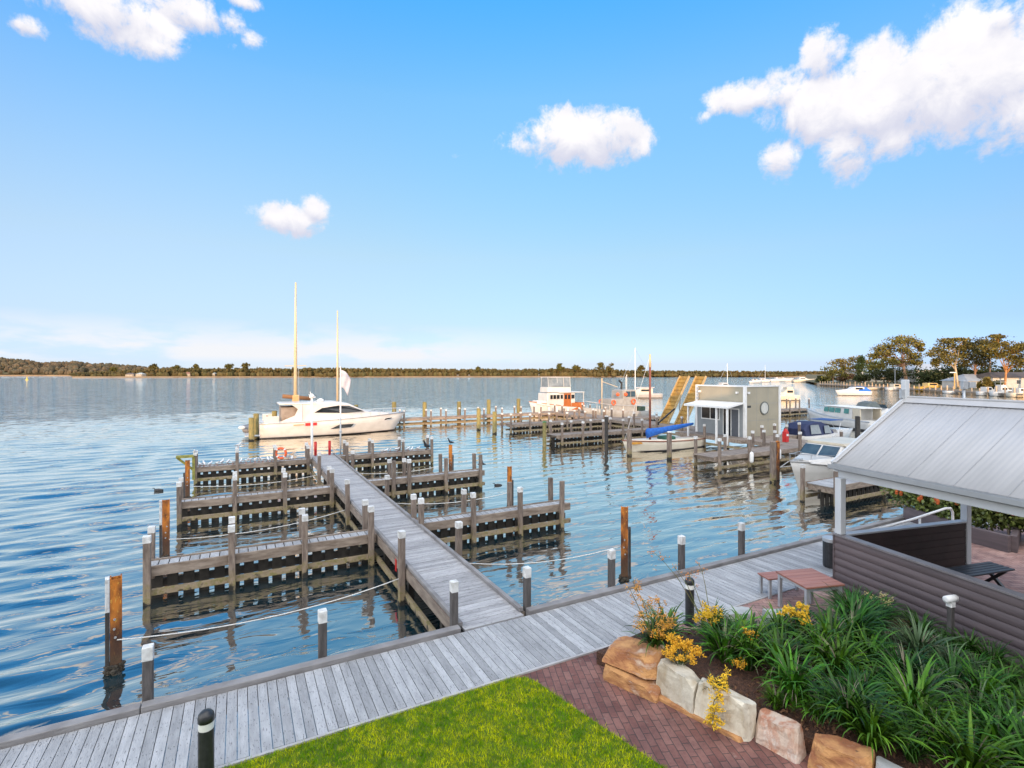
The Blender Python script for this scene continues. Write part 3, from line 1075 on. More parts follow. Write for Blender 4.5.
# sheet laps: slightly proud seams every few ribs
k = MB()
for i in range(1, 10):
    v = V0 - .78 * i
    a, b_ = Vector((EU, v, EZ)), Vector((RU, v, RZ))
    off = Vector((-math.sin(sl_), 0, math.cos(sl_))) * .0105
    k.bar(a + off, b_ + off, .007, .003, up=(-math.sin(sl_), 0, math.cos(sl_)))
k.build('sheet_lap', mat('roof lap grey', (.40, .40, .41), None, 3, .5), pav)  # seams in one plain mid grey
k = MB()
for s in (-1, 1):
    k.bar((RU + s * .085, V0 + .03, RZ - .035), (RU + s * .085, V1 - .03, RZ - .035), .19, .012, up=(s * math.sin(sl_), 0, math.cos(sl_)))
k.tube([(RU, V0 + .03, RZ + .03), (RU, V1 - .03, RZ + .03)], .028, 10)
k.build('ridge_cap', ROOF, pav)
for s, u0 in ((1, EU), (-1, OU)):
    k = MB()
    k.bar((u0, V0 + .025, EZ - .03), (RU, V0 + .025, RZ - .03), .04, .16, up=(-s * math.sin(sl_), 0, math.cos(sl_)))
    k.build('barge_board', TRIM, pav)
    k = MB()
    k.bar((u0, V0 - .0, EZ + .022), (RU, V0 - .0, RZ + .022), .11, .010, up=(-s * math.sin(sl_), 0, math.cos(sl_)))
    k.build('barge_capping', ROOF, pav)
    # gutter: a half-round trough with a beaded lip
    prof = [(0, .0), (0, -.085), (-.03, -.11), (-.08, -.11), (-.112, -.085), (-.12, .0), (-.108, .0), (-.102, -.08), (-.075, -.098), (-.035, -.098), (-.012, -.08), (-.012, .0)]
    o = MB().sideprism([(s * (x + .0) + u0, z + EZ - .012) for x, z in prof], V1, V0 + .05)
    o.build('gutter', mat('grey gutter', (.36, .375, .39), (.31, .325, .34), 2, .4), pav)
    MB().box(u0 + (s * .012 if s > 0 else -.045), V1, EZ - .16, u0 + (.045 if s > 0 else -.012), V0, EZ - .005).build('fascia', TRIM, pav)
    MB().box(u0 + (.05 if s > 0 else -.20), V1 + .02, EZ - .29, u0 + (.20 if s > 0 else -.04), V0 - .06, EZ - .03).build('beam', TRIM, pav, bevel=.008)
k = MB()
for v in np.arange(V0 - .3, V1, -1.2):
    for s, u0 in ((1, EU), (-1, OU)):
        k.bar((u0 + s * .2, v, EZ + .02), (RU, v, RZ - .13), .05, .14, up=(0, 0, 1))
    k.bar((EU + .3, v, EZ - .1), (OU - .3, v, EZ - .1), .05, .12)
k.build('rafters', TRIM, pav)
MB().sideprism([(EU + .25, EZ - .09), (OU - .25, EZ - .09), (RU, RZ - .2)], V0 - .11, V0 - .06).build('gable_panel', TRIM, pav)
PX = .145
for u, v, z0 in ((.0, 0, 1.292), (3.72, 0, 0), (.0, -3.9, 1.292), (3.72, -3.9, 0), (0, -7.33, 1.292), (3.72, -7.4, 0)):
    MB().box(u - PX / 2, v - PX / 2, z0, u + PX / 2, v + PX / 2, EZ - .29).build('post', TRIM, pav, bevel=.012)
MB().box(RU - .06, V0 - .02, RZ - .05, RU + .06, V0 + .1, RZ + .42).build('finial', TRIM, pav, bevel=.012)
MB().box(RU - .16, V0 + .0, RZ + .0, RU - .061, V0 + .06, RZ + .2).build('finial_bracket', GALV, pav)
# screen walls: rounded weatherboards under a flat capping
WH = 1.25


def weatherboards(k, along, length, x_out, sgn, nb=8):
    bh = WH / nb
    for i in range(nb):
        z0 = i * bh
        prof = []
        for j in range(7):
            t = j / 6
            prof.append((sgn * (.012 + .030 * math.sin(math.pi * (.12 + .78 * (1 - t))) ** .8), z0 + t * bh * .985))
        poly = [(0, z0)] + prof + [(0, z0 + bh * .985)]
        if along == 'v':
            k.sideprism([(x_out + a, z) for a, z in poly], -length, .075)
        else:
            n_ = len(poly)
            vs = [(0.075, x_out + a, z) for a, z in poly] + [(length, x_out + a, z) for a, z in poly]
            k.add(vs, [tuple(range(n_)), tuple(range(2 * n_ - 1, n_ - 1, -1))] + [(i_, (i_ + 1) % n_, n_ + (i_ + 1) % n_, n_ + i_) for i_ in range(n_)])
    return k


k = weatherboards(MB(), 'v', 7.4, -.04, -1)
o = k.build('outer_cladding', CLAD, pav)
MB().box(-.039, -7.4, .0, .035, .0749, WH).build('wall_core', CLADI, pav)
MB().box(-.098, .0755, 0, .035, .098, WH).build('corner_board', CLAD, pav)
MB().box(-.105, -7.45, WH + .002, .085, .10, WH + .04).build('capping', mat('grey brown capping', (.20, .185, .19), (.15, .135, .14), 3, .45), pav, bevel=.006)
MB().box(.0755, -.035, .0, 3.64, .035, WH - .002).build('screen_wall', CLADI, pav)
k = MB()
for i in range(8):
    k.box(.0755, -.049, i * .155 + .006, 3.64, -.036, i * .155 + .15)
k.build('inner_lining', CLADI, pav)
MB().box(.087, -.08, WH + .002, 3.66, .09, WH + .04).build('capping', mat('pale capping', (.42, .43, .45), (.36, .37, .39), 3, .45), pav, bevel=.006)

o = thing('bench_seat', 'dark slatted bench inside the pavilion against its screen wall', 'bench', PO + Matrix.Rotation(PYAW, 3, 'Z') @ Vector((2.35, -.62, 0)), PYAW)
SL = mat('dark slats', (.05, .052, .055), (.035, .036, .04), 5, .35)
k = MB()
for i in range(5):
    k.box(-1.5, -.25 + i * .1, .42, 1.5, -.165 + i * .1, .455)
k.build('seat', SL, o, bevel=.006)
for xx in (-1.3, 1.25):
    MB().bar((xx, -.22, .0), (xx, .2, .42), .06, .06).bar((xx, .2, .0), (xx, -.22, .42), .05, .06).build('leg', SL, o)

# handrail on the ramp past the pavilion
o = thing('handrail', 'white bent tube handrail on boardwalk ramp behind the pavilion', 'handrail', (0, 0, 0))
MB().tube([(14.0, 6.95, 1.72), (15.5, 6.93, 1.76), (17.2, 6.92, 1.83), (17.5, 6.92, 1.80), (17.62, 6.92, 1.68), (17.64, 6.92, 1.45), (17.64, 6.92, .8)], .032, 10).build('rail', WHITE, o, smooth=True)
MB().tube([(14.2, 6.95, .8), (14.2, 6.95, 1.70)], .028, 8).build('upright', WHITE, o, smooth=True)
MB().tube([(15.9, 6.95, .8), (15.9, 6.95, 1.75)], .028, 8).build('upright', WHITE, o, smooth=True)

# table and bench
RT = mat('terracotta table boards', (.33, .145, .105), (.25, .105, .08), 6, .5, stretch=(.3, 3, 1), bump=.2, island=.1)
ta = R(-17)
o = thing('picnic_table', 'terracotta red topped table with pale metal legs beside the pavilion', 'table', (9.92, 6.20, DK - .01), ta)
k = MB()
for i in range(6):
    k.box(-.42, -.42 + i * .14, .665, .42, -.285 + i * .14, .70)
k.build('tabletop', RT, o, bevel=.004)
for sx in (-.36, .36):
    for sy in (-.36, .36):
        MB().box(sx - .03, sy - .03, 0, sx + .03, sy + .03, .66).build('leg', GALV, o)
MB().box(-.385, -.385, .60, .385, -.345, .662).box(-.385, .345, .60, .385, .385, .662).box(-.385, -.344, .60, -.345, .344, .662).box(.345, -.344, .60, .385, .344, .662).build('frame', GALV, o)
o = thing('picnic_bench', 'low terracotta red bench on pale legs beyond the table', 'bench', (10.28, 6.98, DK - .01), ta)
k = MB()
for i in range(3):
    k.box(-.5, -.18 + i * .12, .40, .5, -.065 + i * .12, .43)
k.build('seat', RT, o, bevel=.004)
for sx in (-.44, .44):
    for sy in (-.14, .14):
        MB().box(sx - .025, sy - .025, 0, sx + .025, sy + .025, .398).build('leg', GALV, o)

# bollard lights
def bollard_light(loc, label):
    o = thing('bollard_light', label, 'bollard light', loc, 0, 'black bollard lights')
    MB().lathe([(.082, 0), (.082, .66)], 24).build('column', BLKP, o, smooth=False)
    MB().lathe([(.079, .66), (.079, .745)], 24).build('lens', mat('frosted white lens', (.78, .78, .74), (.70, .70, .66), 8, .35), o)
    MB().lathe([(.0855, .745), (.0855, .79), (.078, .825), (.055, .852), (.02, .866), (.0, .868)], 24).build('dome_cap', BLKP, o, smooth=True)
    MB().lathe([(.12, 0), (.12, .012), (.083, .014)], 20).build('base_flange', BLKP, o)
    return o


bollard_light((-.32, 6.80, DK + .01), 'black bollard light with white band at edge of the lawn')
bollard_light((7.5, 6.98, DK), 'black bollard light with white band behind the flowering planting')
o = thing('litter_bin', 'dark round bin with pale rim at corner of the pavilion', 'bin', (12.75, 7.42, DK))
MB().lathe([(.17, 0), (.18, .05), (.18, .62)], 20).build('body', BLKP, o)
MB().lathe([(.185, .62), (.19, .64), (.19, .70), (.17, .71)], 20).build('rim', GALV, o)
o = thing('garden_tap', 'dark timber post with white moulded head against the pavilion wall', 'post', (10.25, 4.05, DK), PYAW)
MB().box(-.04, -.035, 0, .04, .035, .98).build('upright', BOLLM, o, bevel=.006)
MB().box(-.05, -.045, .90, .05, .045, .985).build('neck', WHITE, o, bevel=.01)
MB().lathe([(.03, -.12), (.055, -.11), (.06, 0), (.055, .11), (.03, .12)], 14, (0, 0, 1.03), 'X').build('head', WHITE, o, smooth=True)

# ---------------------------------------------------------------- garden bed
BED = [(5.15, 6.75), (5.55, 5.5), (5.95, 4.6), (6.35, 3.7), (6.8, 2.7), (7.2, 1.2), (10.0, .8), (10.45, 3.0), (11.05, 6.1), (10.2, 5.6), (9.2, 5.45), (8.3, 5.9), (7.5, 6.4), (6.3, 6.9)]
c = Vector((8.2, 4.2))
k = MB()
rings = []
for s, z in ((1.0, DK - .05), (1.0, DK + .16), (.9, DK + .20), (.7, DK + .24), (.35, DK + .26)):
    rings.append([(c.x + (x - c.x) * s, c.y + (y - c.y) * s, z + random.uniform(-.02, .02)) for x, y in BED])
k.loft(rings)
MULCH = mat('bark mulch', (.085, .038, .022), (.035, .018, .012), 18, .95, bump=1, bscale=40, speck=((.17, .085, .045), .58))
struct(k.build('garden_bed_ground', MULCH, smooth=False))


def bedz(x, y):
    # height of the mound
    d = Vector((x - c.x, y - c.y))
    s = min(1.0, d.length / 3.2)
    return DK + .255 - .10 * s ** 2


n = 9000
xs_, ys_ = RNG.uniform(5, 11, n), RNG.uniform(1, 7, n)
kk = inside(xs_, ys_, BED)
xs_, ys_ = xs_[kk], ys_[kk]
cen = np.c_[xs_, ys_, np.array([bedz(a, b2) for a, b2 in zip(xs_, ys_)]) + .012]
lv = leaf_mesh(cen, RNG.uniform(.012, .038, len(cen)), RNG, 0)
o = quads_obj('bark_chips', lv, M_foliage('bark chip', (.05, .02, .012), (.23, .11, .06), .9, .5, 3))
tag(o, 'loose dark red bark chips covering the planted bed', 'mulch', kind='stuff')

SANDO = mat('orange sandstone', (.52, .27, .105), (.27, .105, .045), 3.4, .88, bump=1, bscale=11, stretch=(1, 1, 2.2), lo=.40, hi=.60, detail=8, speck=((.15, .075, .04), .66), rust=((.58, .45, .33), .56), objrand=.1)
SANDW = mat('cream sandstone', (.58, .53, .43), (.42, .35, .25), 3.4, .88, bump=1, bscale=11, stretch=(1.6, 1.6, .7), lo=.42, hi=.64, detail=8, speck=((.24, .20, .15), .68), rust=((.44, .28, .14), .60), objrand=.08)
SANDP = mat('pink and cream sandstone', (.56, .44, .35), (.42, .18, .10), 3.0, .88, bump=1, bscale=11, stretch=(2, 1, 1.2), lo=.44, hi=.58, detail=8, speck=((.25, .15, .11), .68), rust=((.62, .57, .50), .55), objrand=.1)
SANDG = mat('pale grey sandstone', (.42, .43, .42), (.30, .31, .30), 2.6, .85, bump=.8, bscale=7)


def rock(p, q, h, depth, m, label, z0=DK - .06, lean=.0, seed=0, group='sandstone blocks edging the bed', taper=.92):
    """A quarried block from p to q with rough split faces."""
    rr = random.Random(seed)
    p, q = Vector((*p, 0)), Vector((*q, 0))
    L = (q - p).length
    ang = math.atan2(q.y - p.y, q.x - p.x)
    nx, ny, nz = max(4, int(L / .09)), max(3, int(depth / .1)), max(4, int(h / .08))
    import bmesh
    bm = bmesh.new()
    bmesh.ops.create_cube(bm, size=1)
    tl = [rr.uniform(-.13, .13), rr.uniform(-.10, .02)]
    for v in bm.verts:
        x, y, z = v.co
        zz = (z + .5) * h * (1 + tl[0] * x * 2 + tl[1] * y * 2)
        v.co = Vector((x * L * (1 - (1 - taper) * (z + .5)), y * depth + lean * (z + .5), zz))
        v.co += Vector((rr.uniform(-.02, .02), rr.uniform(-.02, .02), rr.uniform(-.015, .015)))
    # split faces: knock corners and edges off with flat cuts
    for i in range(11):
        d = Vector((rr.choice((-1, 1)) * rr.uniform(.3, 1), rr.choice((-1, -1, 1)) * rr.uniform(.2, 1), rr.uniform(-.2, 1.0))).normalized()
        far = max(v.co.dot(d) for v in bm.verts)
        cut = far - rr.uniform(.012, .055)
        geom = bm.verts[:] + bm.edges[:] + bm.faces[:]
        r_ = bmesh.ops.bisect_plane(bm, geom=geom, plane_co=d * cut, plane_no=d, clear_outer=True)
        bmesh.ops.holes_fill(bm, edges=[e for e in bm.edges if e.is_boundary])
    bmesh.ops.triangulate(bm, faces=bm.faces)
    for _ in range(3):
        bmesh.ops.subdivide_edges(bm, edges=[e for e in bm.edges if e.calc_length() > .05], cuts=1)
        bmesh.ops.triangulate(bm, faces=bm.faces)
    for v in bm.verts:
        n1_ = noise.noise_vector(v.co * 7 + Vector((seed * 3.7, 0, 0))) * .010 + noise.noise_vector(v.co * 21 + Vector((0, seed, 0))) * .006
        led = .010 * (1 if noise.noise(Vector((v.co.x * 2 + seed * 5, v.co.y * 2, v.co.z * 9))) > .12 else 0)
        v.co += n1_ - Vector((0, -1, 0)) * 0 + Vector((0, led, 0))
    me = bpy.data.meshes.new('sandstone_block')
    bm.to_mesh(me)
    bm.free()
    me.materials.append(m)
    o = bpy.data.objects.new('sandstone_block', me)
    COL.objects.link(o)
    mid = (p + q) / 2
    o.location = (mid.x, mid.y, z0)
    o.rotation_euler = (0, 0, ang)
    return tag(o, label, 'rock', group)


def rock_line(px0, py0, px1, py1, h, depth, *a_, z0=DK - .03, **kw):
    """A block whose front foot runs between two places on the path."""
    p, q = on(px0, py0, DK), on(px1, py1, DK)
    d = (q - p).normalized()
    o_ = Vector((-d.y, d.x, 0)) * depth / 2
    p, q = p + o_, q + o_
    rock((p.x, p.y), (q.x, q.y), h, depth, *a_, z0=z0, **kw)


rock_line(600, 677, 656, 703, .19, .44, SANDO, 'long low orange sandstone slab lowest at the corner of the bed', seed=1)
rock_line(602, 674, 654, 697, .27, .44, SANDO, 'big orange sandstone block stacked on a slab at boardwalk end of the bed', z0=DK + .185, seed=2, lean=.10, taper=.88)
rock_line(656, 694, 692, 716, .46, .30, SANDW, 'cream sandstone block with yellow flowers hanging over both its ends', seed=3, lean=.05, taper=.95)
rock_line(694, 716, 748, 744, .46, .28, SANDW, 'widest cream sandstone block, right of the trailing flowers', seed=4, lean=.05, taper=.95)
rock_line(748, 738, 798, 764, .33, .26, SANDP, 'slanting pink and cream sandstone block by bare mulch', seed=5, lean=.08, taper=.82)
rock_line(806, 768, 872, 800, .36, .30, SANDO, 'orange and cream sandstone block nearest the bottom edge of the path', seed=6, lean=.06)
rock_line(874, 800, 925, 822, .34, .28, SANDG, 'blue grey sandstone block after the last orange one', seed=7, lean=.05)
rock_line(640, 690, 745, 744, .07, .10, SANDO, 'thin broken orange footing stone under the cream blocks', z0=DK - .05, seed=8)
rock((6.4, 6.98), (7.05, 6.86), .34, .34, SANDW, 'cream boulder at the back of the bed left of the bollard light', z0=DK - .02, seed=9, taper=.75)
rock((7.75, 6.62), (8.45, 6.30), .34, .32, SANDG, 'pale grey boulder at back of bed, right of the bollard light', z0=DK - .02, seed=10, taper=.8)
rock((8.6, 6.22), (9.15, 6.0), .30, .30, SANDG, 'darker grey boulder in front of the table legs', z0=DK - .02, seed=11, taper=.8)


# strappy plants: fans of long arching leaves
def strap_mesh(name, nb, L, wd, m, seed, upright=.0):
    rr = random.Random(seed)
    k = MB()
    for i in range(nb):
        az = rr.uniform(0, 6.283)
        r0 = rr.uniform(0, .09)
        l = L * rr.uniform(.55, 1.1)
        el = R(rr.uniform(52, 88))
        droop = rr.uniform(.9, 2.2) * (1 - upright)
        w0 = wd * rr.uniform(.7, 1.15)
        p = Vector((r0 * math.cos(az), r0 * math.sin(az), -.02))
        side = Vector((-math.sin(az), math.cos(az), 0))
        twist = rr.uniform(-.5, .5)
        vs = []
        ns = 7
        for s in range(ns + 1):
            t = s / ns
            wv = w0 * (1 - t ** 2.2) * (.75 + .5 * min(1, t * 4)) + .0008
            sd_ = side * math.cos(twist * t) + Vector((0, 0, 1)) * math.sin(twist * t)
            vs += [p - sd_ * wv / 2, p + sd_ * wv / 2]
            e = el - droop * t * t * 1.25
            d = Vector((math.cos(az) * math.cos(e), math.sin(az) * math.cos(e), math.sin(e)))
            p = p + d * l / ns
        k.add(vs, [(2 * s, 2 * s + 1, 2 * s + 3, 2 * s + 2) for s in range(ns)])
    return k.mesh(name, m, True)


LEAF = M_foliage('strappy leaf', (.007, .034, .004), (.034, .105, .009), .42, .6, 1.2, .22)
LEAFB = M_foliage('bright strappy leaf', (.014, .060, .004), (.085, .20, .012), .42, .6, 1.2, .22)
LEAFG = M_foliage('grey green strappy leaf', (.016, .046, .016), (.10, .15, .065), .42, .7, 1.2, .3)
straps = [strap_mesh('leaves', 115, .92, .036, LEAF, 1), strap_mesh('leaves', 95, .88, .040, LEAFB, 2), strap_mesh('leaves', 100, .86, .033, LEAFG, 3),
          strap_mesh('leaves', 130, .80, .026, LEAF, 4), strap_mesh('leaves', 90, .80, .042, LEAFB, 5)]
DEADM = M_foliage('withered strap leaf', (.09, .075, .05), (.20, .17, .12), .7, .4, 2)
dead = strap_mesh('withered_leaves', 34, .7, .018, DEADM, 9)

# kangaroo paw flower clusters
FLY = M_foliage('yellow paw flower', (.62, .33, .012), (.78, .50, .03), .6, .25, 9)
FLO = M_foliage('orange paw flower', (.50, .17, .035), (.66, .30, .05), .6, .3, 9)
STEM = mat('flower stem', (.10, .13, .03), (.16, .10, .04), 9, .6)


def paw(root, stems, seed, m, spread=.25, per=9, fs=.03, trail=0.0, dirv=(0, 0)):
    """Branched stems carrying small finger-shaped flowers."""
    rr = random.Random(seed)
    ks, kf = MB(), MB()
    for h, lx, ly in stems:
        p0 = Vector((rr.uniform(-.06, .06), rr.uniform(-.06, .06), 0))
        p3 = Vector((lx, ly, h))
        pts = [p0.lerp(p3, t) + Vector((0, 0, .14 * h * math.sin(math.pi * t))) + Vector((rr.uniform(-.012, .012), rr.uniform(-.012, .012), 0)) for t in (0, .3, .6, .85, 1)]
        ks.tube(pts, [.007, .0065, .0055, .004, .003], 5)
        for b_ in range(rr.randint(4, 6)):
            t = rr.uniform(.55, 1.0)
            i = min(3, int(t * 4))
            a = pts[i].lerp(pts[i + 1], t * 4 - i if i < 3 else rr.random())
            e = a + Vector((rr.uniform(-1, 1), rr.uniform(-1, 1), rr.uniform(-.2 - trail, .9 - trail))).normalized() * spread * rr.uniform(.35, 1)
            ks.tube([a, a.lerp(e, .5) + Vector((0, 0, .015)), e], [.0035, .003, .002], 4)
            for q in range(rr.randint(per, per * 2)):
                c_ = a.lerp(e, rr.uniform(.45, 1.08)) + Vector([rr.uniform(-.036, .036) for _ in range(3)])
                d = Vector((rr.uniform(-1, 1), rr.uniform(-1, 1), rr.uniform(-.4, 1))).normalized()
                s = fs * rr.uniform(.4, .85)
                kf.tube([c_ - d * s * .8, c_ - d * s * .2, c_ + d * s * .5, c_ + d * s], [s * .12, s * .30, s * .38, s * .08], 5)
    ks.build('stems', STEM, root, fix=False)
    kf.build('flowers', m, root, fix=False)['kind'] = 'stuff'


def plant(px, py, label, var, s, name='strappy_plant', cat='plant', group='strappy leaved plants in the bed', z=None, sz=1.0):
    z = z if z is not None else DK + .3
    p = on(px, py, z)
    p.z = bedz(p.x, p.y) if z == DK + .3 else z
    return plant_at(p, label, var, s, name, cat, group, sz)


def plant_at(p, label, var, s, name='strappy_plant', cat='plant', group='strappy leaved plants in the bed', sz=1.0):
    t = thing(name, label, cat, p, random.uniform(0, 6.28), group)
    inst('leaves', straps[var], t, (0, 0, 0), 0, (s, s, s * sz))
    if random.random() < .75:
        inst('withered_leaves', dead, t, (0, 0, 0), random.uniform(0, 6), (s, s, s))
    return t


KG = 'kangaroo paw clumps in flower'
t = plant(655, 650, 'tall orange flowered kangaroo paw arching over the first orange block', 0, .72, 'kangaroo_paw', 'plant', KG, DK + .36)
t.rotation_euler.z = 0
paw(t, [(.95, -.35, .2), (1.02, -.2, .3), (.62, -.25, .1), (.75, -.1, .15), (.55, .1, .0), (.66, .22, .12), (.50, -.34, -.1), (.46, .3, -.12), (.60, .05, .25), (.40, -.1, -.2), (.44, .15, -.2), (.36, -.22, .05), (.42, .34, .1)], 3, FLO, .17, 7, .026)
paw(t, [(.30, .05, -.1), (.34, .16, -.05), (.26, -.05, -.12), (.34, .28, -.1)], 5, FLY, .13, 12, .028)
t = plant(712, 640, 'kangaroo paw with two very tall sparse stems beside the bollard light', 0, .74, 'kangaroo_paw', 'plant', KG, DK + .28)
t.rotation_euler.z = 0
paw(t, [(1.15, -.42, .45), (1.1, .16, .42), (1.35, -.66, .62), (.95, -.1, .4)], 8, FLO, .14, 4, .022)
paw(t, [(.44, -.1, .06), (.46, .1, .10), (.38, .0, -.02), (.42, .2, .02), (.36, -.2, .1), (.5, .05, .2)], 9, FLY, .15, 13, .030)
t = plant(680, 668, 'low yellow kangaroo paw spilling over the first cream block', 2, .38, 'kangaroo_paw', 'plant', KG, DK + .34)
t.rotation_euler.z = 0
paw(t, [(.26, -.08, .1), (.30, .06, .08), (.24, .2, .0), (.30, .16, .12), (.2, -.2, -.04), (.22, .3, -.08), (.34, .0, .2), (.18, .05, -.15), (.28, .28, .1)], 12, FLY, .15, 15, .032)
t = plant(714, 694, 'yellow kangaroo paw trailing down between the two cream blocks', 2, .36, 'kangaroo_paw', 'plant', KG, DK + .32)
t.rotation_euler.z = 0
paw(t, [(.18, -.12, -.12), (.1, -.22, -.22), (.2, .1, -.12), (.02, -.28, -.24), (-.12, -.32, -.26), (.22, .22, -.06), (.2, .0, .05), (-.2, -.34, -.2)], 14, FLY, .13, 13, .030, .5)
t = plant(800, 640, 'kangaroo paw with one thick yellow flower head below the table', 0, .78, 'kangaroo_paw', 'plant', KG)
t.rotation_euler.z = 0
paw(t, [(.52, -.05, .1), (.46, .06, -.02), (.42, .0, -.1), (.56, .12, .06), (.36, .02, -.12), (.5, -.12, .16)], 17, FLY, .13, 14, .034)
t = plant(748, 664, 'dark upright kangaroo paw clump with few flowers in mid bed', 3, .92, 'kangaroo_paw', 'plant', KG, sz=1.12)
t.rotation_euler.z = 0
paw(t, [(.5, .12, .1), (.42, .2, .06), (.2, -.35, -.1)], 19, FLY, .10, 11, .030)
t = plant(880, 622, 'strappy clump with small pale yellow flowers under the wall corner', 3, .9, 'kangaroo_paw', 'plant', KG)
paw(t, [(.62, .0, .1), (.55, .2, .0), (.5, -.15, .05)], 21, M_foliage('pale straw flower', (.45, .36, .14), (.6, .5, .25), .7, .3, 9), .09, 8, .02)

taken = [Vector((o.location.x, o.location.y)) for o in COL.objects if o.name.startswith('kangaroo_paw')]
rr = random.Random(41)
cnt = 0
for i in range(4000):
    x, y = rr.uniform(5.4, 11.0), rr.uniform(.9, 6.6)
    if not inside(np.array([x]), np.array([y]), BED)[0]:
        continue
    p = Vector((x, y))
    # keep a strip of bare mulch by the blocks and the margin by the wall
    if not inside(np.array([x - (.34 if y > 4.7 else .16)]), np.array([y - .1]), BED)[0] or not inside(np.array([x + .42]), np.array([y + .2]), BED)[0]:
        continue
    if x < 7.2 - .35 * (y - 4.0) and y > 4.5:
        continue
    if min((p - q).length for q in taken) < rr.choice((.32, .42, .54)):
        continue
    taken.append(p)
    wall = x > 9.6 + .1 * (y - 3)
    front = x < 7.9 - .25 * (y - 3.5)
    lab = ('dark strappy clump growing along the foot of the pavilion wall' if wall else
           'green strappy clump just behind the sandstone edging' if front else 'strappy green clump in the crowded middle of the bed')
    var = rr.choice([0, 3, 2, 0]) if wall else rr.choice([1, 4, 1, 0]) if front else rr.choice([0, 1, 2, 3, 2])
    plant_at(Vector((x, y, bedz(x, y))), lab, var, rr.uniform(.5, .72) * (1.0 if y > 3.6 else 1.15) if wall else rr.choice((rr.uniform(.45, .7), rr.uniform(.75, 1.05))))
    cnt += 1
print('strappy', cnt)

# ---------------------------------------------------------------- hedge and low planter wall past the pavilion
o = thing('planter_wall', 'low dark brown planter wall in front of the flowering hedge', 'wall', (0, 0, 0))
pw = [on(1010, 552, DK), on(968, 541, DK), on(905, 519, DK)]
A, B_, C_ = (Vector((v.x, v.y, 0)) for v in pw)
D_ = A + Vector((.35, -1.3, 0))
for a, b_ in ((A, B_), (B_, C_)):
    MB().bar((a.x, a.y, DK + .2), (b_.x, b_.y, DK + .2), .14, .46).build('wall_panel', CLAD, o, bevel=.02)
MB().bar((A.x + .08, A.y - .05, DK + .2), (A.x + 1.6, A.y + .35, DK + .2), .14, .46).build('return_panel', CLAD, o, bevel=.02)
HEDGE = M_foliage('hedge leaf', (.045, .085, .014), (.20, .24, .06), .45, .45, 1.5)
cs, ss = [], []
for i in range(40):
    t = i / 39
    base = C_.lerp(B_, t * 2) if t < .5 else B_.lerp(A + Vector((.9, -.9, 0)), (t - .5) * 2)
    base = base + Vector((.85 + RNG.uniform(-.3, .5), .35, 0))
    nn = 420
    d = RNG.normal(size=(nn, 3))
    d /= np.linalg.norm(d, axis=1)[:, None]
    d *= (RNG.uniform(.45, 1.0, nn) ** .5)[:, None] * np.array([.75, .75, .70])
    cs.append(d + np.array([base.x, base.y, DK + .98 + RNG.uniform(-.15, .15)]))
    ss.append(RNG.uniform(.035, .075, nn))
cs, ss = np.concatenate(cs), np.concatenate(ss)
t = thing('flowering_hedge', 'bushy green hedge dotted with orange flower spikes beyond the pavilion', 'hedge', (0, 0, 0))
quads_obj('foliage', leaf_mesh(cs, ss, RNG), HEDGE, t)
k = MB()
for i in range(170):
    q = cs[RNG.integers(0, len(cs))]
    if q[2] < DK + .7:
        continue
    z = q[2] + .05
    k.lathe([(.02, -.06), (.045, -.04), (.05, .04), (.03, .09), (.006, .11)], 8, (q[0] - .30, q[1] - .22, z))
k.build('flower_spikes', mat('orange flower spike', (.52, .12, .02), (.34, .06, .015), 20, .8), t)['kind'] = 'stuff'
k = MB()
for i in range(8):
    b_ = C_.lerp(A, i / 7)
    k.tube([(b_.x + .9, b_.y + .3, DK - .1), (b_.x + .95, b_.y + .35, DK + .5)], .03, 6)
k.build('stems', BEAM, t)
o = thing('notice_board', 'small white notice panel on thin post among hedge and water', 'sign', at(934, 17.6, DK), -TH)
MB().box(-.22, -.012, .95, .22, .012, 1.22).build('panel', WHITE, o, bevel=.004)
MB().box(-.025, .013, 0, .025, .06, 1.2).build('upright', GALV, o)
o = thing('camera_pole', 'thin grey pole with box and bracket standing beyond pavilion ridge', 'pole', at(964, 21.5, 0), -TH)
MB().tube([(0, 0, -.1), (0, 0, 5.2)], .05, 8).build('shaft', GALV, o, smooth=True)
MB().box(-.09, -.08, 4.9, .12, .08, 5.25).build('equipment_box', GALV, o, bevel=.01)
MB().box(.16, -.1, 4.95, .42, .1, 5.2).build('floodlight', GALV, o, bevel=.01)
MB().bar((0, 0, 5.05), (.2, 0, 5.07), .03, .03).build('bracket', GALV, o)

# ---------------------------------------------------------------- marina beyond: piers
OLDB = mat('old brown deck boards', (.27, .225, .19), (.165, .135, .115), 5, .8, bump=.4, stretch=(2.5, .5, 2), island=.15)
FG = 'piers of the far marina'
finger('timber_pier', 'long low timber pier running right from behind the motor cruiser', 52.0, 13.6, 46.0, [X(q, 51.9) for q in (404, 431, 446, 465, 484, 502, 521, 541, 562, 590, 615)], 1.4, FG, 'pier', slat=False, deckmat=OLDB, zt=1.75)
finger('timber_pier', 'plank sided pier with pale posts in front of the white and orange trawler', 41.6, 22.3, 41, [X(q, 41.5) for q in (511, 530, 549, 567, 585, 604, 623)], 1.6, FG, 'pier', slat=True, deckmat=OLDB, zt=1.85)
finger('timber_pier', 'dark pier with white capped posts just left of the blue covered sailing dinghy', 32.7, 21.2, 31.5, [X(q, 32.6) for q in (562, 583, 603, 623, 642)], 1.4, FG, 'pier', slat=True, deckmat=OLDB, zt=1.85)
finger('timber_pier', 'weathered pier with hanging white fenders in front of the grey cabin', 20.1, 23.5, 31.6, [X(q, 20.0) for q in (719.5, 749.5, 777.5, 800)], 1.5, FG, 'pier', slat=False, deckmat=OLDB, zt=1.85)
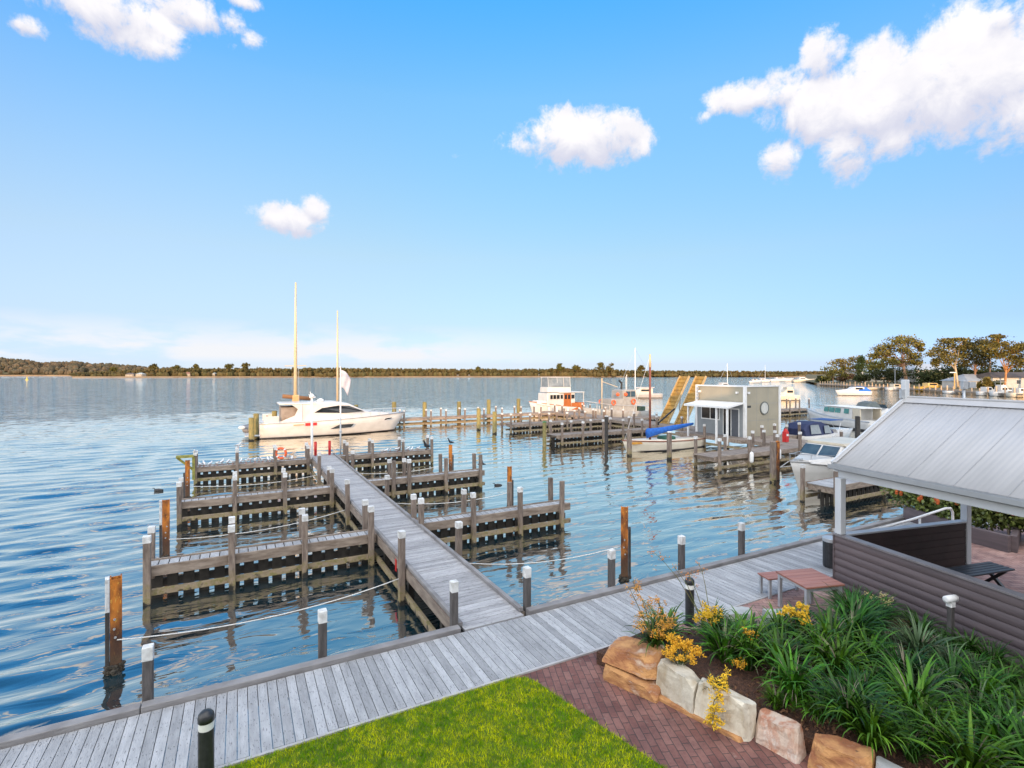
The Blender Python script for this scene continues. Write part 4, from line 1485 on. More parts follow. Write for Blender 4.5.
finger('timber_pier', 'pier with algae stained beams half hidden by the pavilion roof', 12.5, 21.7, 36, [X(q, 12.4) for q in (836, 885, 930)], 1.2, FG, 'pier', slat=True, deckmat=DECKB, zt=1.65)
finger('timber_pier', 'short dark pier with pale posts right of the cabin near white launch', 42.0, 60.0, 68.0, [61, 63, 65, 67], 1.6, FG, 'pier', slat=True, deckmat=OLDB, zt=2.3)

t = thing('marina_walkway', 'wide brown timber walkway carrying the grey cabin and red hydrant box', 'walkway', (0, 0, 0))
k = MB()
for (x0, y0, x1, y1) in ((31.3, 24.4, 37.6, 30.6), (33.6, 30.62, 36.2, 55), (31.7, 15.5, 35.4, 24.38)):
    x = x0
    while x < x1:
        k.box(x, y0, DK - .04, min(x + .17, x1), y1, DK + random.uniform(-.004, .004))
        x += .18
k.build('deck', OLDB, t)
for (a, b_) in (((31.3, 24.4), (31.3, 30.6)), ((31.3, 24.4), (37.6, 24.4)), ((31.66, 15.5), (31.66, 24.38)), ((33.55, 30.6), (33.55, 55))):
    MB().bar((*a, DK - .13), (*b_, DK - .13), .09, .26).build('edge_beam', BEAM, t)
    MB().bar((a[0] - .02, a[1] - .02, .26), (b_[0] - .02, b_[1] - .02, .26), .09, .17).build('lower_waler', BEAM, t)
for x, y in ((31.2, 15.6), (31.2, 18), (31.2, 22.6), (31.2, 27.6), (33.2, 24.2), (34.6, 24.2), (36, 24.2), (37.5, 24.2), (33.45, 32), (33.45, 35), (33.45, 38), (33.45, 44), (33.45, 47), (33.45, 50), (36.3, 34), (36.3, 38), (36.3, 46), (36.3, 50), (35.5, 17), (35.5, 20)):
    pier_post(t, x, y, 1.75 + random.uniform(-.1, .15))
for x, y in ((32.5, 17), (34, 20), (33, 23), (33, 27), (35.5, 27), (34.6, 33), (34.6, 38), (34.6, 44), (34.6, 50)):
    MB().box(x, y, -1, x + .2, y + .2, DK - .05).build('pile', SLAT, t)

# loose piles
def pile(px, y, ztop, label, m, r=.15, name='mooring_pile', cap=None, group='loose mooring piles of the far marina'):
    o = thing(name, label, 'pile', (X(px, y), y, 0), 0, group)
    MB().tube([(0, 0, -1.5), (random.uniform(-.03, .03), 0, ztop)], [r * 1.05, r], 10).build('shaft', m, o, smooth=False)
    MB().lathe([(r * 1.03, ztop - .02), (r * 1.03, ztop + .03), (r * .6, ztop + .06), (.0, ztop + .065)], 10).build('pile_top', cap or m, o)
    return o


pile(478.5, 46.0, 2.1, 'mossy yellow green pile, left of two in front of long far pier', PILEY, .2)
pile(494.5, 42.5, 2.0, 'mossy yellow green pile, right of two in front of long far pier', PILEY, .2)
pile(544.5, 33.0, 1.9, 'green topped yellow pile left of the dark pier', PILEY, .15, cap=mat('green pile top', (.05, .22, .09), (.04, .15, .06), 5, .7))
pile(606.5, 29.6, 2.45, 'black tarred pile with white top before the dark pier', PILEB, .13, cap=CAPW)
pile(629.5, 26.9, 1.75, 'brown pile beside the bow of the blue covered sailing dinghy', POSTM, .17)
pile(669.5, 24.6, 1.75, 'brown pile in front of blue covered sailing dinghy amidships', POSTM, .16, cap=CAPW)
pile(773, 16.9, 2.05, 'tall brown leaning pile in open water before the weathered pier', POSTM, .15)
pile(777.5, 17.1, 2.0, 'rusty pile tight against the tall brown one', RUST, .10)
pile(857.5, 26.0, 1.7, 'short dark pile in water below the white launch', PILEB, .2)
pile(699.5, 32.0, 2.3, 'black pile behind the awning posts of the cabin', PILEB, .17)
for px, y, zt, lab in ((394, 53.9, 2.5, 'yellow green pile at bow of the motor cruiser'), (424.5, 53.9, 2.4, 'yellow green pile second along the long far pier'), (459, 53.9, 2.35, 'yellow green pile third along the long far pier'),
                       (488.5, 53.9, 2.5, 'black and yellow pile fourth along the long far pier'), (518.5, 53.9, 2.5, 'yellow green pile at the long far pier nearest the trawler'), (356, 53.9, 2.3, 'yellow green pile seen above the cruiser windscreen')):
    pile(px, y, zt, lab, PILEY, .22)
pile(251.5, 47.6, 1.85, 'stout mossy pile at the stern of the motor cruiser', PILEY, .22)
pile(256, 48.8, 2.1, 'slanting topped mossy pile just behind the cruiser stern platform', PILEY, .22)
pile(274.5, 51.5, 2.1, 'mossy green pile beyond the cruiser cockpit', PILEY, .22)
pile(267, 51.6, 1.8, 'thin grey white capped pile beyond the cruiser stern', POSTM, .12, cap=CAPW)

# fenders hung on the weathered pier
for px, y in ((751.5, 19.9), (779.0, 19.9)):
    o = thing('fender', 'white cylindrical fender hung on the %s post of the weathered pier' % ('left' if px < 760 else 'right'), 'fender', (X(px, y), y, .35), 0, 'white fenders on the weathered pier')
    MB().lathe([(.03, 0), (.10, .05), (.12, .12), (.12, .52), (.10, .6), (.03, .65)], 14).build('body', WHITE, o, smooth=True)
    MB().tube([(0, 0, .64), (0, .08, .8)], .012, 5).build('lanyard', ROPE, o)
p_ = on(772.5, 437, DK)
o = thing('hydrant_cabinet', 'red hydrant cabinet standing between white capped posts by the cabin', 'cabinet', (33.2, 22.4, DK), 0)
MB().box(-.17, -.14, 0, .17, .14, .72).build('body', RED, o, bevel=.02)
MB().lathe([(.15, .72), (.13, .82), (.06, .90), (.0, .92)], 12).build('hood', RED, o)
MB().box(-.10, -.155, .42, .10, -.141, .56).build('label_plate', WHITE, o)

# ---------------------------------------------------------------- grey cabin on the walkway
t = thing('cabin', 'flat roofed grey cabin with white trim, awning and round window', 'cabin', (0, 0, 0))
GREY = mat('grey green cabin panel', (.335, .30, .225), (.295, .27, .205), 1.2, .7)
GREYB = mat('blue grey cabin panel', (.26, .28, .29), (.23, .25, .26), 1.2, .7)
cx0, cx1, cy0, cy1, cz0, cz1 = 32.8, 36.7, 25.3, 29.75, DK + .004, 4.58
MB().box(cx0, cy0, cz0, cx1, cy1, cz1).build('wall', GREY, t)
MB().box(cx0 - .03, cy0 + .12, cz0, cx0 - .002, cy1, 3.3).build('lower_panel', GREYB, t)
for x, y in ((cx0, cy0), (cx1, cy0), (cx0, cy1)):
    MB().box(x - .09, y - .09, cz0, x + .10, y + .10, cz1 + .08).build('corner_trim', WHITE, t)
MB().box(cx0 + .1, cy0 - .06, cz1 - .03, cx1 - .1, cy0 + .1, cz1 + .07).build('parapet_trim', WHITE, t)
MB().box(cx0 - .06, cy0 + .1, cz1 - .03, cx0 + .1, cy1 - .1, cz1 + .07).build('parapet_trim', WHITE, t)
MB().box(cx0 + .1, cy0 + .1, cz1 - .2, cx1, cy1, cz1 + .01).build('roof', GALV, t)
for zz in (2.05, 3.3):
    MB().box(cx0 + .12, cy0 - .006, zz, cx1 - .12, cy0 + .01, zz + .014).build('panel_joint', GREYB, t)
for xx in (34.1, 35.4):
    MB().box(xx, cy0 - .005, cz0, xx + .012, cy0 + .01, cz1 - .04).build('panel_joint', GREYB, t)
MB().box(cx0 - .006, 27.4, 3.45, cx0 + .01, 27.412, cz1 - .04).build('panel_joint', GREYB, t)
aw = MB().sideprism([(cx0 - .05, 3.42), (cx0 - .05, 3.32), (31.0, 3.02), (31.0, 3.16)], cy0 + .05, cy1 - .3)
aw.build('awning', WHITE, t)
for yy in (25.55, 26.5, 29.2):
    MB().box(31.15, yy - .06, .35, 31.27, yy + .06, 3.04).build('awning_post', WHITE, t)
f = MB().box(cx0 - .06, 27.5, 1.95, cx0 - .031, 29.3, 3.05).build('window', WHITE, t)
MB().box(cx0 - .07, 27.58, 2.03, cx0 - .061, 28.36, 2.97).box(cx0 - .07, 28.44, 2.03, cx0 - .061, 29.22, 2.97).build('pane', GLASS, f)
f = MB().box(cx0 - .06, 25.75, cz0, cx0 - .031, 27.2, 2.95).build('door_frame', WHITE, t)
MB().box(cx0 - .07, 25.82, cz0, cx0 - .061, 26.42, 2.86).build('door', mat('grey blue door', (.10, .11, .13), None, 3, .5), f)
MB().box(cx0 - .072, 26.5, cz0, cx0 - .062, 27.12, 2.86).build('door_opening', GLASS, f)
o = MB().lathe([(.50, 0), (.50, .05), (.42, .06), (.42, .03), (.0, .03)], 28, (34.95, cy0 - .003, 2.95), 'Y')
for i, v in enumerate(o.v):
    o.v[i] = (v[0], 2 * (cy0 - .003) - v[1], v[2])
rw = o.build('round_window', mat('bronze window ring', (.12, .13, .12), None, 3, .5), t)
MB().lathe([(.41, 0), (.41, .012), (.0, .014)], 28, (34.95, cy0 - .05, 2.95), 'Y').build('pane', mat('frosted pane', (.52, .52, .48), (.45, .46, .44), 1.5, .25), rw)
MB().box(34.93, cy0 - .075, 2.54, 34.97, cy0 - .052, 3.36).build('glazing_bar', WHITE, rw)
MB().box(33.05, cy0 - .012, 3.02, 33.45, cy0 - .002, 3.18).build('number_plate', BLACK, t)
for x, y in ((33.1, cy0 - .08), (cx0 - .1, 25.9), (cx0 - .1, 29.4)):
    MB().box(x - .10, y - .06, 4.05, x + .10, y + .06, 4.2).build('wall_light', WHITE, t)
k = MB()
for zz in (3.5, 3.75, 4.0, 4.25):
    k.box(cx0 - .14, 29.5, zz, cx0 - .10, 29.7, zz + .2)
k.build('aerial', GALV, t)

# ---------------------------------------------------------------- yellow boat-lift ramps
YEL = mat('yellow ramp grating', (.34, .20, .035), (.23, .13, .03), 3, .6, stretch=(1, 1, 1), rust=((.13, .085, .05), .58))
for i, (y0, lab) in enumerate(((35.4, 'raised yellow steel ramp, the left one of the leaning pair'), (33.4, 'raised yellow steel ramp behind the cabin, right one of the pair'))):
    o = thing('steel_ramp', lab, 'ramp', (35.3, y0, DK), 0, 'raised yellow ramps')
    a, b_ = Vector((0, 0, 0)), Vector((2.75, 0, 4.42))
    d = (b_ - a).normalized()
    up = Vector((-d.z, 0, d.x))
    MB().bar(a + Vector((0, .6, 0)), b_ + Vector((0, .6, 0)), 1.1, .05, up=up).build('deck_plate', YEL, o)
    for yy in (.02, 1.18):
        MB().bar(a + Vector((0, yy, 0)) + up * .06, b_ + Vector((0, yy, 0)) + up * .06, .07, .2, up=up).build('side_rail', mat('pale ramp rail', (.45, .33, .16), (.36, .25, .12), 4, .6), o)
    k = MB()
    for s in np.linspace(.25, 4.9, 12):
        q = a + d * s + up * .055
        k.bar(q + Vector((0, .06, 0)), q + Vector((0, 1.14, 0)), .05, .05)
    k.build('cross_bars', YEL, o)
    MB().bar((1.4, .1, -.1), a + d * 3.0 + Vector((0, .1, 0)) - up * .1, .1, .1).build('strut', GALV, o)
o = thing('crane_arm', 'thin black hydraulic arm slanting up beside the yellow ramps', 'arm', at(665, 47, DK), -TH)
MB().bar((-.7, 0, .1), (.9, 0, 1.5), .12, .12).bar((-.7, 0, -.2), (-.7, 0, .3), .25, .25).build('boom', BLKP, o)
MB().tube([(.1, 0, .85), (.85, .0, 1.45)], .035, 8).build('ram', STEEL, o)

# ---------------------------------------------------------------- boats
def hull_mb(L, B, zb, zs, draft=.35, full=.42, tw=.86, flare=.80, rake=.55, n=16, chine=.12):
    """Hull shell in rings from stern (x=0) to bow (x=L); returns shell, deck outline."""
    k = MB()
    rings, out = [], []
    for i in range(n + 1):
        s = i / n
        bb = B / 2 * (tw + (1 - tw) * min(1, s / .35))
        if s > full:
            q = (s - full) / (1 - full)
            bb *= max(.012, 1 - q ** 2.3)
        z = zs + (zb - zs) * s ** 1.8
        x = s * (L - rake)
        xo = rake * (s ** 3)
        fl = flare - .25 * s ** 2
        ring = []
        for sgn in (1, -1):
            pts = [(x, 0, -draft * (1 - .6 * s ** 3)), (x + xo * .1, sgn * bb * fl * .92, -draft * .25), (x + xo * .28, sgn * bb * fl, chine), (x + xo * .65, sgn * bb * (fl + (1 - fl) * .62), chine + (z - chine) * .55), (x + xo, sgn * bb, z)]
            ring.append(pts)
        r = ring[0] + ring[1][::-1][:-1]
        rings.append(r)
        out.append((x + xo, bb, z))
    k.loft(rings, cap=False)
    # transom
    m = len(rings[0])
    k.f.append(tuple(range(m)))
    k.f.append(tuple(n * m + j for j in range(m - 1, -1, -1)))
    return k, out


def deck_mb(out, inset=.04, drop=.06):
    k = MB()
    vs = []
    for x, b_, z in out:
        vs += [(x, max(.005, b_ - inset), z - drop), (x, -max(.005, b_ - inset), z - drop)]
    k.add(vs, [(2 * i, 2 * i + 1, 2 * i + 3, 2 * i + 2) for i in range(len(out) - 1)])
    return k


def rub_mb(out, r=.035, dz=-.02):
    k = MB()
    for s in (1, -1):
        k.tube([(x, s * b_, z + dz) for x, b_, z in out], r, 6)
    return k


def cabin_mb(secs):
    """Superstructure lofted through (x, halfwidth bottom, halfwidth top, z bottom, z top)."""
    rings = []
    for x, hb, ht, z0, z1 in secs:
        rings.append([(x, -hb, z0), (x, -ht, z1 - .08), (x, -ht * .9, z1), (x, ht * .9, z1), (x, ht, z1 - .08), (x, hb, z0)])
    return MB().loft(rings)


BOOT = mat('dark boot stripe', (.02, .02, .028), (.04, .035, .03), 3, .5)


def boot_mb(L, B, z, full, tw, rake, flare, n=16, h=.10):
    k, out = hull_mb(L, B * 1.006, z + h, z + h, .2, full, tw, flare + .05, rake * .3, n, z + .02)
    return k


# motor cruiser
t = thing('motor_cruiser', 'long white motor cruiser with dark wraparound windows beyond the jetty head', 'motor boat', (1.6, 49.9, 0), 0)
k, out = hull_mb(13.0, 4.1, 1.78, 1.34, .45, .45, .9, .86, 1.5)
k.build('hull', GEL, t, smooth=True)
boot_mb(12.0, 3.62, .0, .45, .9, .6, .95).build('boot_stripe', BOOT, t)
deck_mb(out).build('deck', GEL, t)
rub_mb(out, .04).build('rub_rail', STEEL, t, smooth=True)
MB().box(-1.1, -1.7, .26, .05, 1.7, .38).build('swim_platform', GALV, t, bevel=.03)
cab = cabin_mb([(3.3, 1.62, 1.5, 1.25, 2.95), (4.6, 1.68, 1.5, 1.3, 3.02), (6.2, 1.68, 1.42, 1.3, 3.0), (7.3, 1.62, 1.3, 1.32, 2.82), (8.9, 1.5, 1.25, 1.4, 2.06), (11.2, .9, .8, 1.5, 1.78)])
cab.build('superstructure', GEL, t, smooth=False, bevel=.06)
MB().box(1.5, -1.55, 2.82, 4.5, 1.55, 2.98).build('hardtop', GEL, t, bevel=.07)
for s in (1, -1):
    def sidep(poly, y0, y1, m, nm):
        kk_ = MB()
        n_ = len(poly)
        vs = [(x, s * yy, z) for x, z, yy in poly] + [(x, s * (yy + .02), z) for x, z, yy in poly]
        kk_.add(vs, [tuple(range(n_)), tuple(range(2 * n_ - 1, n_ - 1, -1))] + [(i, (i + 1) % n_, n_ + (i + 1) % n_, n_ + i) for i in range(n_)])
        return kk_.build(nm, m, t)
    sidep([(4.35, 2.10, 1.615), (5.0, 2.48, 1.585), (6.4, 2.66, 1.51), (7.35, 2.62, 1.42), (8.75, 2.05, 1.40), (7.0, 1.98, 1.60)], 0, 0, GLASS, 'side_window')
    sidep([(1.55, 1.4, 1.62), (3.35, 1.35, 1.70), (3.35, 2.84, 1.58), (2.5, 2.84, 1.56), (3.0, 2.45, 1.57), (2.75, 1.9, 1.6)], 0, 0, GEL, 'cockpit_side')
    sidep([(5.6, .62, 2.04), (7.4, .72, 2.05), (7.7, 1.02, 2.06), (6.4, .98, 2.06)], 0, 0, GLASS, 'hull_window')
    sidep([(10.55, 1.16, 1.47), (11.3, 1.26, 1.12), (11.35, 1.36, 1.15), (10.65, 1.32, 1.52)], 0, 0, GLASS, 'bow_window')
    sidep([(3.55, 1.0, 2.06), (4.5, 1.02, 2.06), (4.5, 1.27, 2.07), (3.55, 1.25, 2.07)], 0, 0, RED, 'red_name_panel')
    sidep([(2.6, 1.06, 2.06), (3.45, 1.08, 2.06), (3.45, 1.17, 2.07), (2.6, 1.15, 2.07)], 0, 0, mat('gold lettering band', (.45, .30, .12), None, 5, .5), 'gold_name_band')
MB().box(.35, -1.7, 1.25, 1.5, -1.6, 1.9).box(.35, 1.6, 1.25, 1.5, 1.7, 1.9).build('cockpit_coaming', GEL, t, bevel=.03)
MB().box(1.7, -1.3, 1.25, 3.2, 1.3, 2.6).build('cockpit_interior', mat('brown cockpit furniture', (.16, .12, .09), (.28, .23, .19), 1.5, .7), t)  # brown block filling the cockpit
k = MB()
rail = [(x, b_ - .06, z) for x, b_, z in out if x > 7]
for s in (1, -1):
    k.tube([(x, s * y, z + .42) for x, y, z in rail], .018, 5)
    for x, y, z in rail[::1]:
        k.tube([(x, s * y, z - .05), (x, s * y, z + .42)], .014, 5)
k.build('bow_rail', STEEL, t)
MB().tube([(4.3, .1, 2.95), (4.2, .1, 3.9)], .03, 6).tube([(4.0, -.3, 3.65), (4.45, .45, 3.65)], .02, 5).lathe([(.02, 3.3), (.28, 3.34), (.28, 3.44), (.02, 3.5)], 14, (4.4, .1, 0)).build('radar_mast', WHITE, t)
MB().lathe([(.05, 2.98), (.28, 3.03), (.26, 3.2), (.05, 3.3)], 14, (5.0, -.6, 0)).build('satellite_dome', WHITE, t, smooth=True)
o = thing('tender', 'grey covered inflatable tender propped on the cruiser stern', 'dinghy', (.85, 50.6, .40), R(90))
k, ot = hull_mb(2.6, 1.2, .5, .45, .0, .5, .9, .9, .3, 10, .1)
k.build('hull', mat('grey tender cover', (.20, .20, .21), (.14, .14, .15), 4, .7), o, smooth=True)
MB().lathe([(.0, -.15), (.2, -.12), (.28, 0), (.2, .12), (.0, .15)], 14, (-.5, .55, .5)).build('round_fender', WHITE, o, smooth=True)

# two-masted yacht behind the cruiser
t = thing('ketch', 'two masted buff sparred sailing yacht mostly hidden behind the motor cruiser', 'sailing yacht', (1.8, 55.9, 0), 0)
k, out = hull_mb(12.2, 3.3, .95, .70, .5, .45, .75, .85, 1.4)
k.build('hull', CREAM, t, smooth=True)
deck_mb(out).build('deck', TEAK, t)
xm1, xm2 = X(295.5, 55.9) - 1.8, X(337.5, 55.9) - 1.8
MB().tube([(xm1, 0, .7), (xm1, 0, 9), (xm1 + .02, 0, 14.7)], [.19, .14, .08], 10).build('main_mast', SPAR, t, smooth=True)
MB().tube([(xm2, 0, .7), (xm2, 0, 12.1)], [.13, .065], 10).build('mizzen_mast', SPAR, t, smooth=True)
MB().tube([(xm1 - 1.0, 0, 6.3), (xm1 + 1.0, 0, 6.35)], .04, 6).tube([(xm1, -.9, 6.0), (xm1, .9, 6.0)], .04, 6).build('spreaders', SPAR, t)
MB().tube([(xm1 - 1.2, 0, 3.3), (xm1 + 1.4, 0, 3.0)], .2, 8).build('furled_sail', mat('brown sail cover', (.22, .11, .05), None, 5, .8), t, smooth=True)
MB().box(xm1 - .3, -.3, .7, xm1 + .35, .3, 3.4).build('mast_cover', mat('tan mast cover', (.52, .34, .16), (.42, .26, .12), 5, .8), t, bevel=.1)
MB().box(xm2 - 1.6, -1.0, .65, xm2 + 1.5, 1.0, 1.5).build('deckhouse', GEL, t, bevel=.1)
k = MB()
for xm, zt in ((xm1, 14.4), (xm2, 11.9)):
    for s in (-1, 1):
        k.tube([(xm, 0, zt), (xm + .2, s * .9, 6.0 if xm == xm1 else 5), (xm + .2, s * 1.5, .7)], .010, 4)
k.build('shrouds', STEEL, t)

# white and orange trawler
t = thing('trawler_yacht', 'white trawler yacht with varnished orange door and clear flybridge screens', 'motor boat', (42.2, 59.6, 0), math.pi)
t.scale = (.88, 1, .97)
k, out = hull_mb(9.0, 3.3, 1.9, 1.05, .6, .4, .85, .85, .9)
k.build('hull', GEL, t, smooth=True)
boot_mb(8.3, 3.0, .0, .4, .85, .4, .95).build('boot_stripe', mat('red antifouling', (.25, .04, .03), None, 3, .6), t)
deck_mb(out).build('deck', TEAK, t)
rub_mb(out, .05).build('rub_rail', VARN, t)
cabin_mb([(1.6, 1.35, 1.3, 1.0, 3.0), (5.3, 1.35, 1.3, 1.05, 3.05), (6.6, 1.25, 1.15, 1.2, 3.0)]).build('deckhouse', GEL, t, bevel=.04)
cabin_mb([(6.5, 1.15, 1.0, 1.3, 1.95), (8.0, .75, .6, 1.5, 2.0)]).build('trunk_cabin', GEL, t, bevel=.04)
MB().box(-.1, -1.5, 3.04, 4.6, 1.5, 3.14).build('awning_roof', GEL, t, bevel=.02)
MB().box(-.04, -1.45, .55, .06, 1.45, 1.6).build('varnished_transom', VARN, t)
for s in (1, -1):
    MB().box(.0, s * 1.47 - .03, .62, 2.35, s * 1.47 + .03, 1.62).build('varnished_bulwark', VARN, t)
    for x in (.05,):
        MB().box(x - .04, s * 1.4 - .04, 1.0, x + .04, s * 1.4 + .04, 3.04).build('awning_post', GEL, t)
    MB().box(2.4, s * 1.37 - .015, 1.1, 3.7, s * 1.37 + .015, 2.95).build('varnished_door', VARN, t)
    for x0, x1 in ((1.75, 2.3), (3.9, 4.3), (4.5, 5.0), (5.15, 5.6), (5.75, 6.15)):
        MB().box(x0, s * 1.37 - .02, 2.2, x1, s * 1.37 + .02, 2.75).build('window', GLASS, t)
    for x0 in (2.55, 3.15):
        MB().box(x0, s * 1.39 - .02, 2.15, x0 + .42, s * 1.39 + .02, 2.75).build('door_pane', GLASS, t)
cabin_mb([(2.3, 1.25, 1.2, 3.1, 3.85), (5.9, 1.2, 1.1, 3.1, 3.9), (6.4, 1.0, .95, 3.1, 3.8)]).build('flybridge', GEL, t, bevel=.04)
CLEAR = mat('clear canvas screens', (.20, .23, .25), (.13, .16, .18), 1.5, .2)
cabin_mb([(2.4, 1.2, 1.05, 3.86, 5.15), (5.6, 1.15, .95, 3.9, 5.2), (6.2, .95, .85, 3.8, 5.1)]).build('flybridge_screens', CLEAR, t)
k = MB()
for x in (2.38, 3.6, 4.7, 5.62, 6.22):
    for s in (1, -1):
        ww = 1.2 - .12 * max(0, x - 4)
        k.bar((x, s * (ww + .01), 3.86), (x, s * (ww - .13), 5.18), .05, .05)
k.box(2.3, -1.08, 5.15, 6.2, 1.08, 5.24)
k.build('screen_frame', GEL, t)
for x, z in ((1.0, .62), (3.2, .66), (5.2, .75), (6.6, .85)):
    MB().lathe([(.02, -.3), (.13, -.22), (.13, .2), (.02, .3)], 10, (x, 1.66, z)).build('fender', WHITE, t, smooth=True)

# grey fishing boat
t = thing('fishing_boat', 'grey work boat with two lifebuoys and orange floats at far pier', 'fishing boat', (44.6, 49.3, 0), math.pi)
GRB = mat('grey work boat paint', (.30, .30, .29), (.24, .235, .225), 2, .6, rust=((.28, .16, .08), .64))
k, out = hull_mb(9.0, 3.2, 1.6, .95, .5, .4, .9, .88, .7)
k.build('hull', GRB, t, smooth=True)
deck_mb(out).build('deck', GRB, t)
cabin_mb([(1.9, 1.2, 1.15, .95, 3.0), (2.0, 1.2, 1.15, .95, 3.6), (3.4, 1.2, 1.15, 1.0, 3.62), (3.9, 1.15, 1.0, 1.0, 3.5)]).build('wheelhouse', GRB, t)
cabin_mb([(3.8, 1.2, 1.15, 1.0, 2.55), (5.6, 1.1, 1.0, 1.1, 2.5)]).build('deckhouse', GRB, t)
for s in (1, -1):
    for x0 in (2.1, 2.85):
        MB().box(x0, s * 1.19 - .03, 2.75, x0 + .62, s * 1.19 + .03, 3.4).build('window', WINB, t)
    pts = [(2.4 + .28 * math.cos(a), s * 1.27, 2.15 + .28 * math.sin(a)) for a in np.linspace(0, 6.283, 20, endpoint=False)]
    MB().tube(pts, .08, 8, closed=True).build('lifebuoy', ORANGE, t, smooth=True)
    pts = [(5.4 + .26 * math.cos(a), s * 1.2, 2.1 + .26 * math.sin(a)) for a in np.linspace(0, 6.283, 20, endpoint=False)]
    MB().tube(pts, .08, 8, closed=True).build('lifebuoy', ORANGE, t, smooth=True)
for x, y, z in ((3.6, 1.25, 3.05), (4.7, 1.1, 3.05)):
    MB().lathe([(.0, -.22), (.15, -.18), (.22, 0), (.15, .18), (.0, .22)], 12, (x, y, z)).build('orange_float', ORANGE, t, smooth=True)
MB().tube([(3.2, 0, 3.5), (3.2, 0, 4.4), (3.6, 0, 4.7)], .12, 8).build('exhaust_stack', BLACK, t)
k = MB()
for s in (1, -1):
    k.tube([(.2, s * 1.4, 1.6), (3.9, s * 1.35, 1.75), (6, s * 1.2, 1.9), (8.6, s * .2, 2.3)], .03, 5)
    for x in (.2, 2, 4, 6, 7.5):
        k.tube([(x, s * (1.4 - .03 * x), 1.0), (x, s * (1.4 - .03 * x), 1.8)], .025, 5)
k.build('guard_rail', GALV, t)
MB().tube([(6.2, 0, 1.2), (6.2, 0, 5.0)], .06, 6).tube([(6.2, 0, 4.6), (3.8, 0, 3.9)], .04, 6).build('derrick', SPAR, t)
MB().tube([(2.4, 0, 3.6), (2.4, 0, 5.4)], .04, 6).tube([(2.9, .4, 3.6), (3.0, .5, 5.2)], .02, 5).build('aerials', WHITE, t)
MB().box(.4, -1.1, 1.0, 1.5, 1.1, 1.5).build('net_bin', mat('dark green net bin', (.03, .06, .04), None, 3, .7), t)

# gaff dinghy with blue boom cover
bx0, bx1 = 23.75, 31.2
t = thing('sailing_dinghy', 'cream open sailing dinghy with blue boom cover and tall dark mast', 'sailing dinghy', (bx1, 28.2, 0), math.pi)
k, out = hull_mb(bx1 - bx0, 2.2, .88, .66, .25, .45, .6, .85, .5, 18, .08)
k.build('hull', mat('cream dinghy paint', (.66, .60, .50), (.58, .52, .42), 1.5, .45), t, smooth=True)
boot_mb(6.9, 1.85, -.02, .45, .6, .2, .96).build('boot_stripe', BOOT, t)
rub_mb(out, .04, -.02).build('gunwale', mat('varnished red gunwale', (.20, .055, .03), (.28, .09, .04), 6, .4), t, smooth=True)
deck_mb(out, .06, .07).build('sole', mat('yellow orange cockpit boards', (.62, .33, .03), (.52, .24, .02), 4, .5, stretch=(.3, 3, 1)), t)
k = MB()
for x in (1.2, 2.6, 3.8):
    k.box(x, -.85, .55, x + .3, .85, .62)
k.box(5.3, -.55, .6, 6.9, .55, .74)
k.build('thwarts', mat('ochre thwart', (.60, .30, .04), (.48, .20, .03), 4, .5), t)
xm = bx1 - X(650, 28.2)
MB().tube([(xm, 0, .2), (xm, 0, 6.0)], [.085, .075], 10).build('mast', DARKW, t, smooth=True)
MB().tube([(xm, 0, 6.0), (xm, 0, 6.95)], [.088, .07], 10).build('mast_head', SPAR, t, smooth=True)
rings = []
for i in range(9):
    s = i / 8
    x = xm + .25 - s * 4.6
    r = (.27 + .08 * max(0, 1 - s * 3)) * (1 - .72 * s) + .02
    z = 1.42 + .30 * s - .18 * (1 - s)
    rings.append([(x, .55 * r * math.cos(a) * (1 + .12 * math.sin(9 * s + 3 * a)), z + r * math.sin(a) * (1 + .1 * math.sin(7 * s + 2 * a))) for a in np.linspace(0, 6.283, 14, endpoint=False)])
MB().loft(rings).build('boom_cover', BLUE, t, smooth=True)
MB().box(2.7, -.5, .62, 3.8, .4, .95).build('green_cover', mat('green tarpaulin', (.02, .09, .06), None, 4, .7), t, bevel=.12)
MB().tube([(xm, 0, 6.8), (bx1 - bx0 - .2, 0, .85)], .01, 4).build('forestay', STEEL, t)

# white cabin runabout by the pavilion
t = thing('cabin_runabout', 'white cabin runabout with blue tinted windscreen moored beside the algae stained pier', 'motor boat', (30.75, 15.3, 0), math.pi)
k, out = hull_mb(7.75, 2.55, 1.42, 1.05, .4, .42, .92, .82, .85, 18, .10)
k.build('hull', GEL, t, smooth=True)
boot_mb(7.0, 2.12, -.02, .42, .92, .35, .96).build('boot_stripe', mat('brown waterline', (.10, .085, .06), None, 3, .6), t)
deck_mb(out, .02, .03).build('deck', GEL, t)
rub_mb(out, .03).build('rub_rail', mat('grey rub rail', (.3, .3, .3), None, 3, .5), t, smooth=True)
cabin_mb([(3.6, 1.1, .98, 1.05, 2.0), (5.15, 1.08, .92, 1.1, 2.02), (5.65, 1.0, .88, 1.15, 1.52), (6.9, .55, .4, 1.3, 1.44)]).build('foredeck_cabin', GEL, t, bevel=.06)
cabin_mb([(2.0, 1.12, 1.0, 2.02, 2.14), (4.95, 1.08, .95, 2.02, 2.15)]).build('hardtop', CREAM, t, bevel=.04)
k = MB()
for y0_, y1_ in ((-.86, -.04), (.04, .86)):
    k.add([(5.63, y0_, 1.56), (5.63, y1_, 1.56), (5.18, y1_, 2.0), (5.18, y0_, 2.0)], [(0, 1, 2, 3)])
k.build('windscreen', WINB, t)
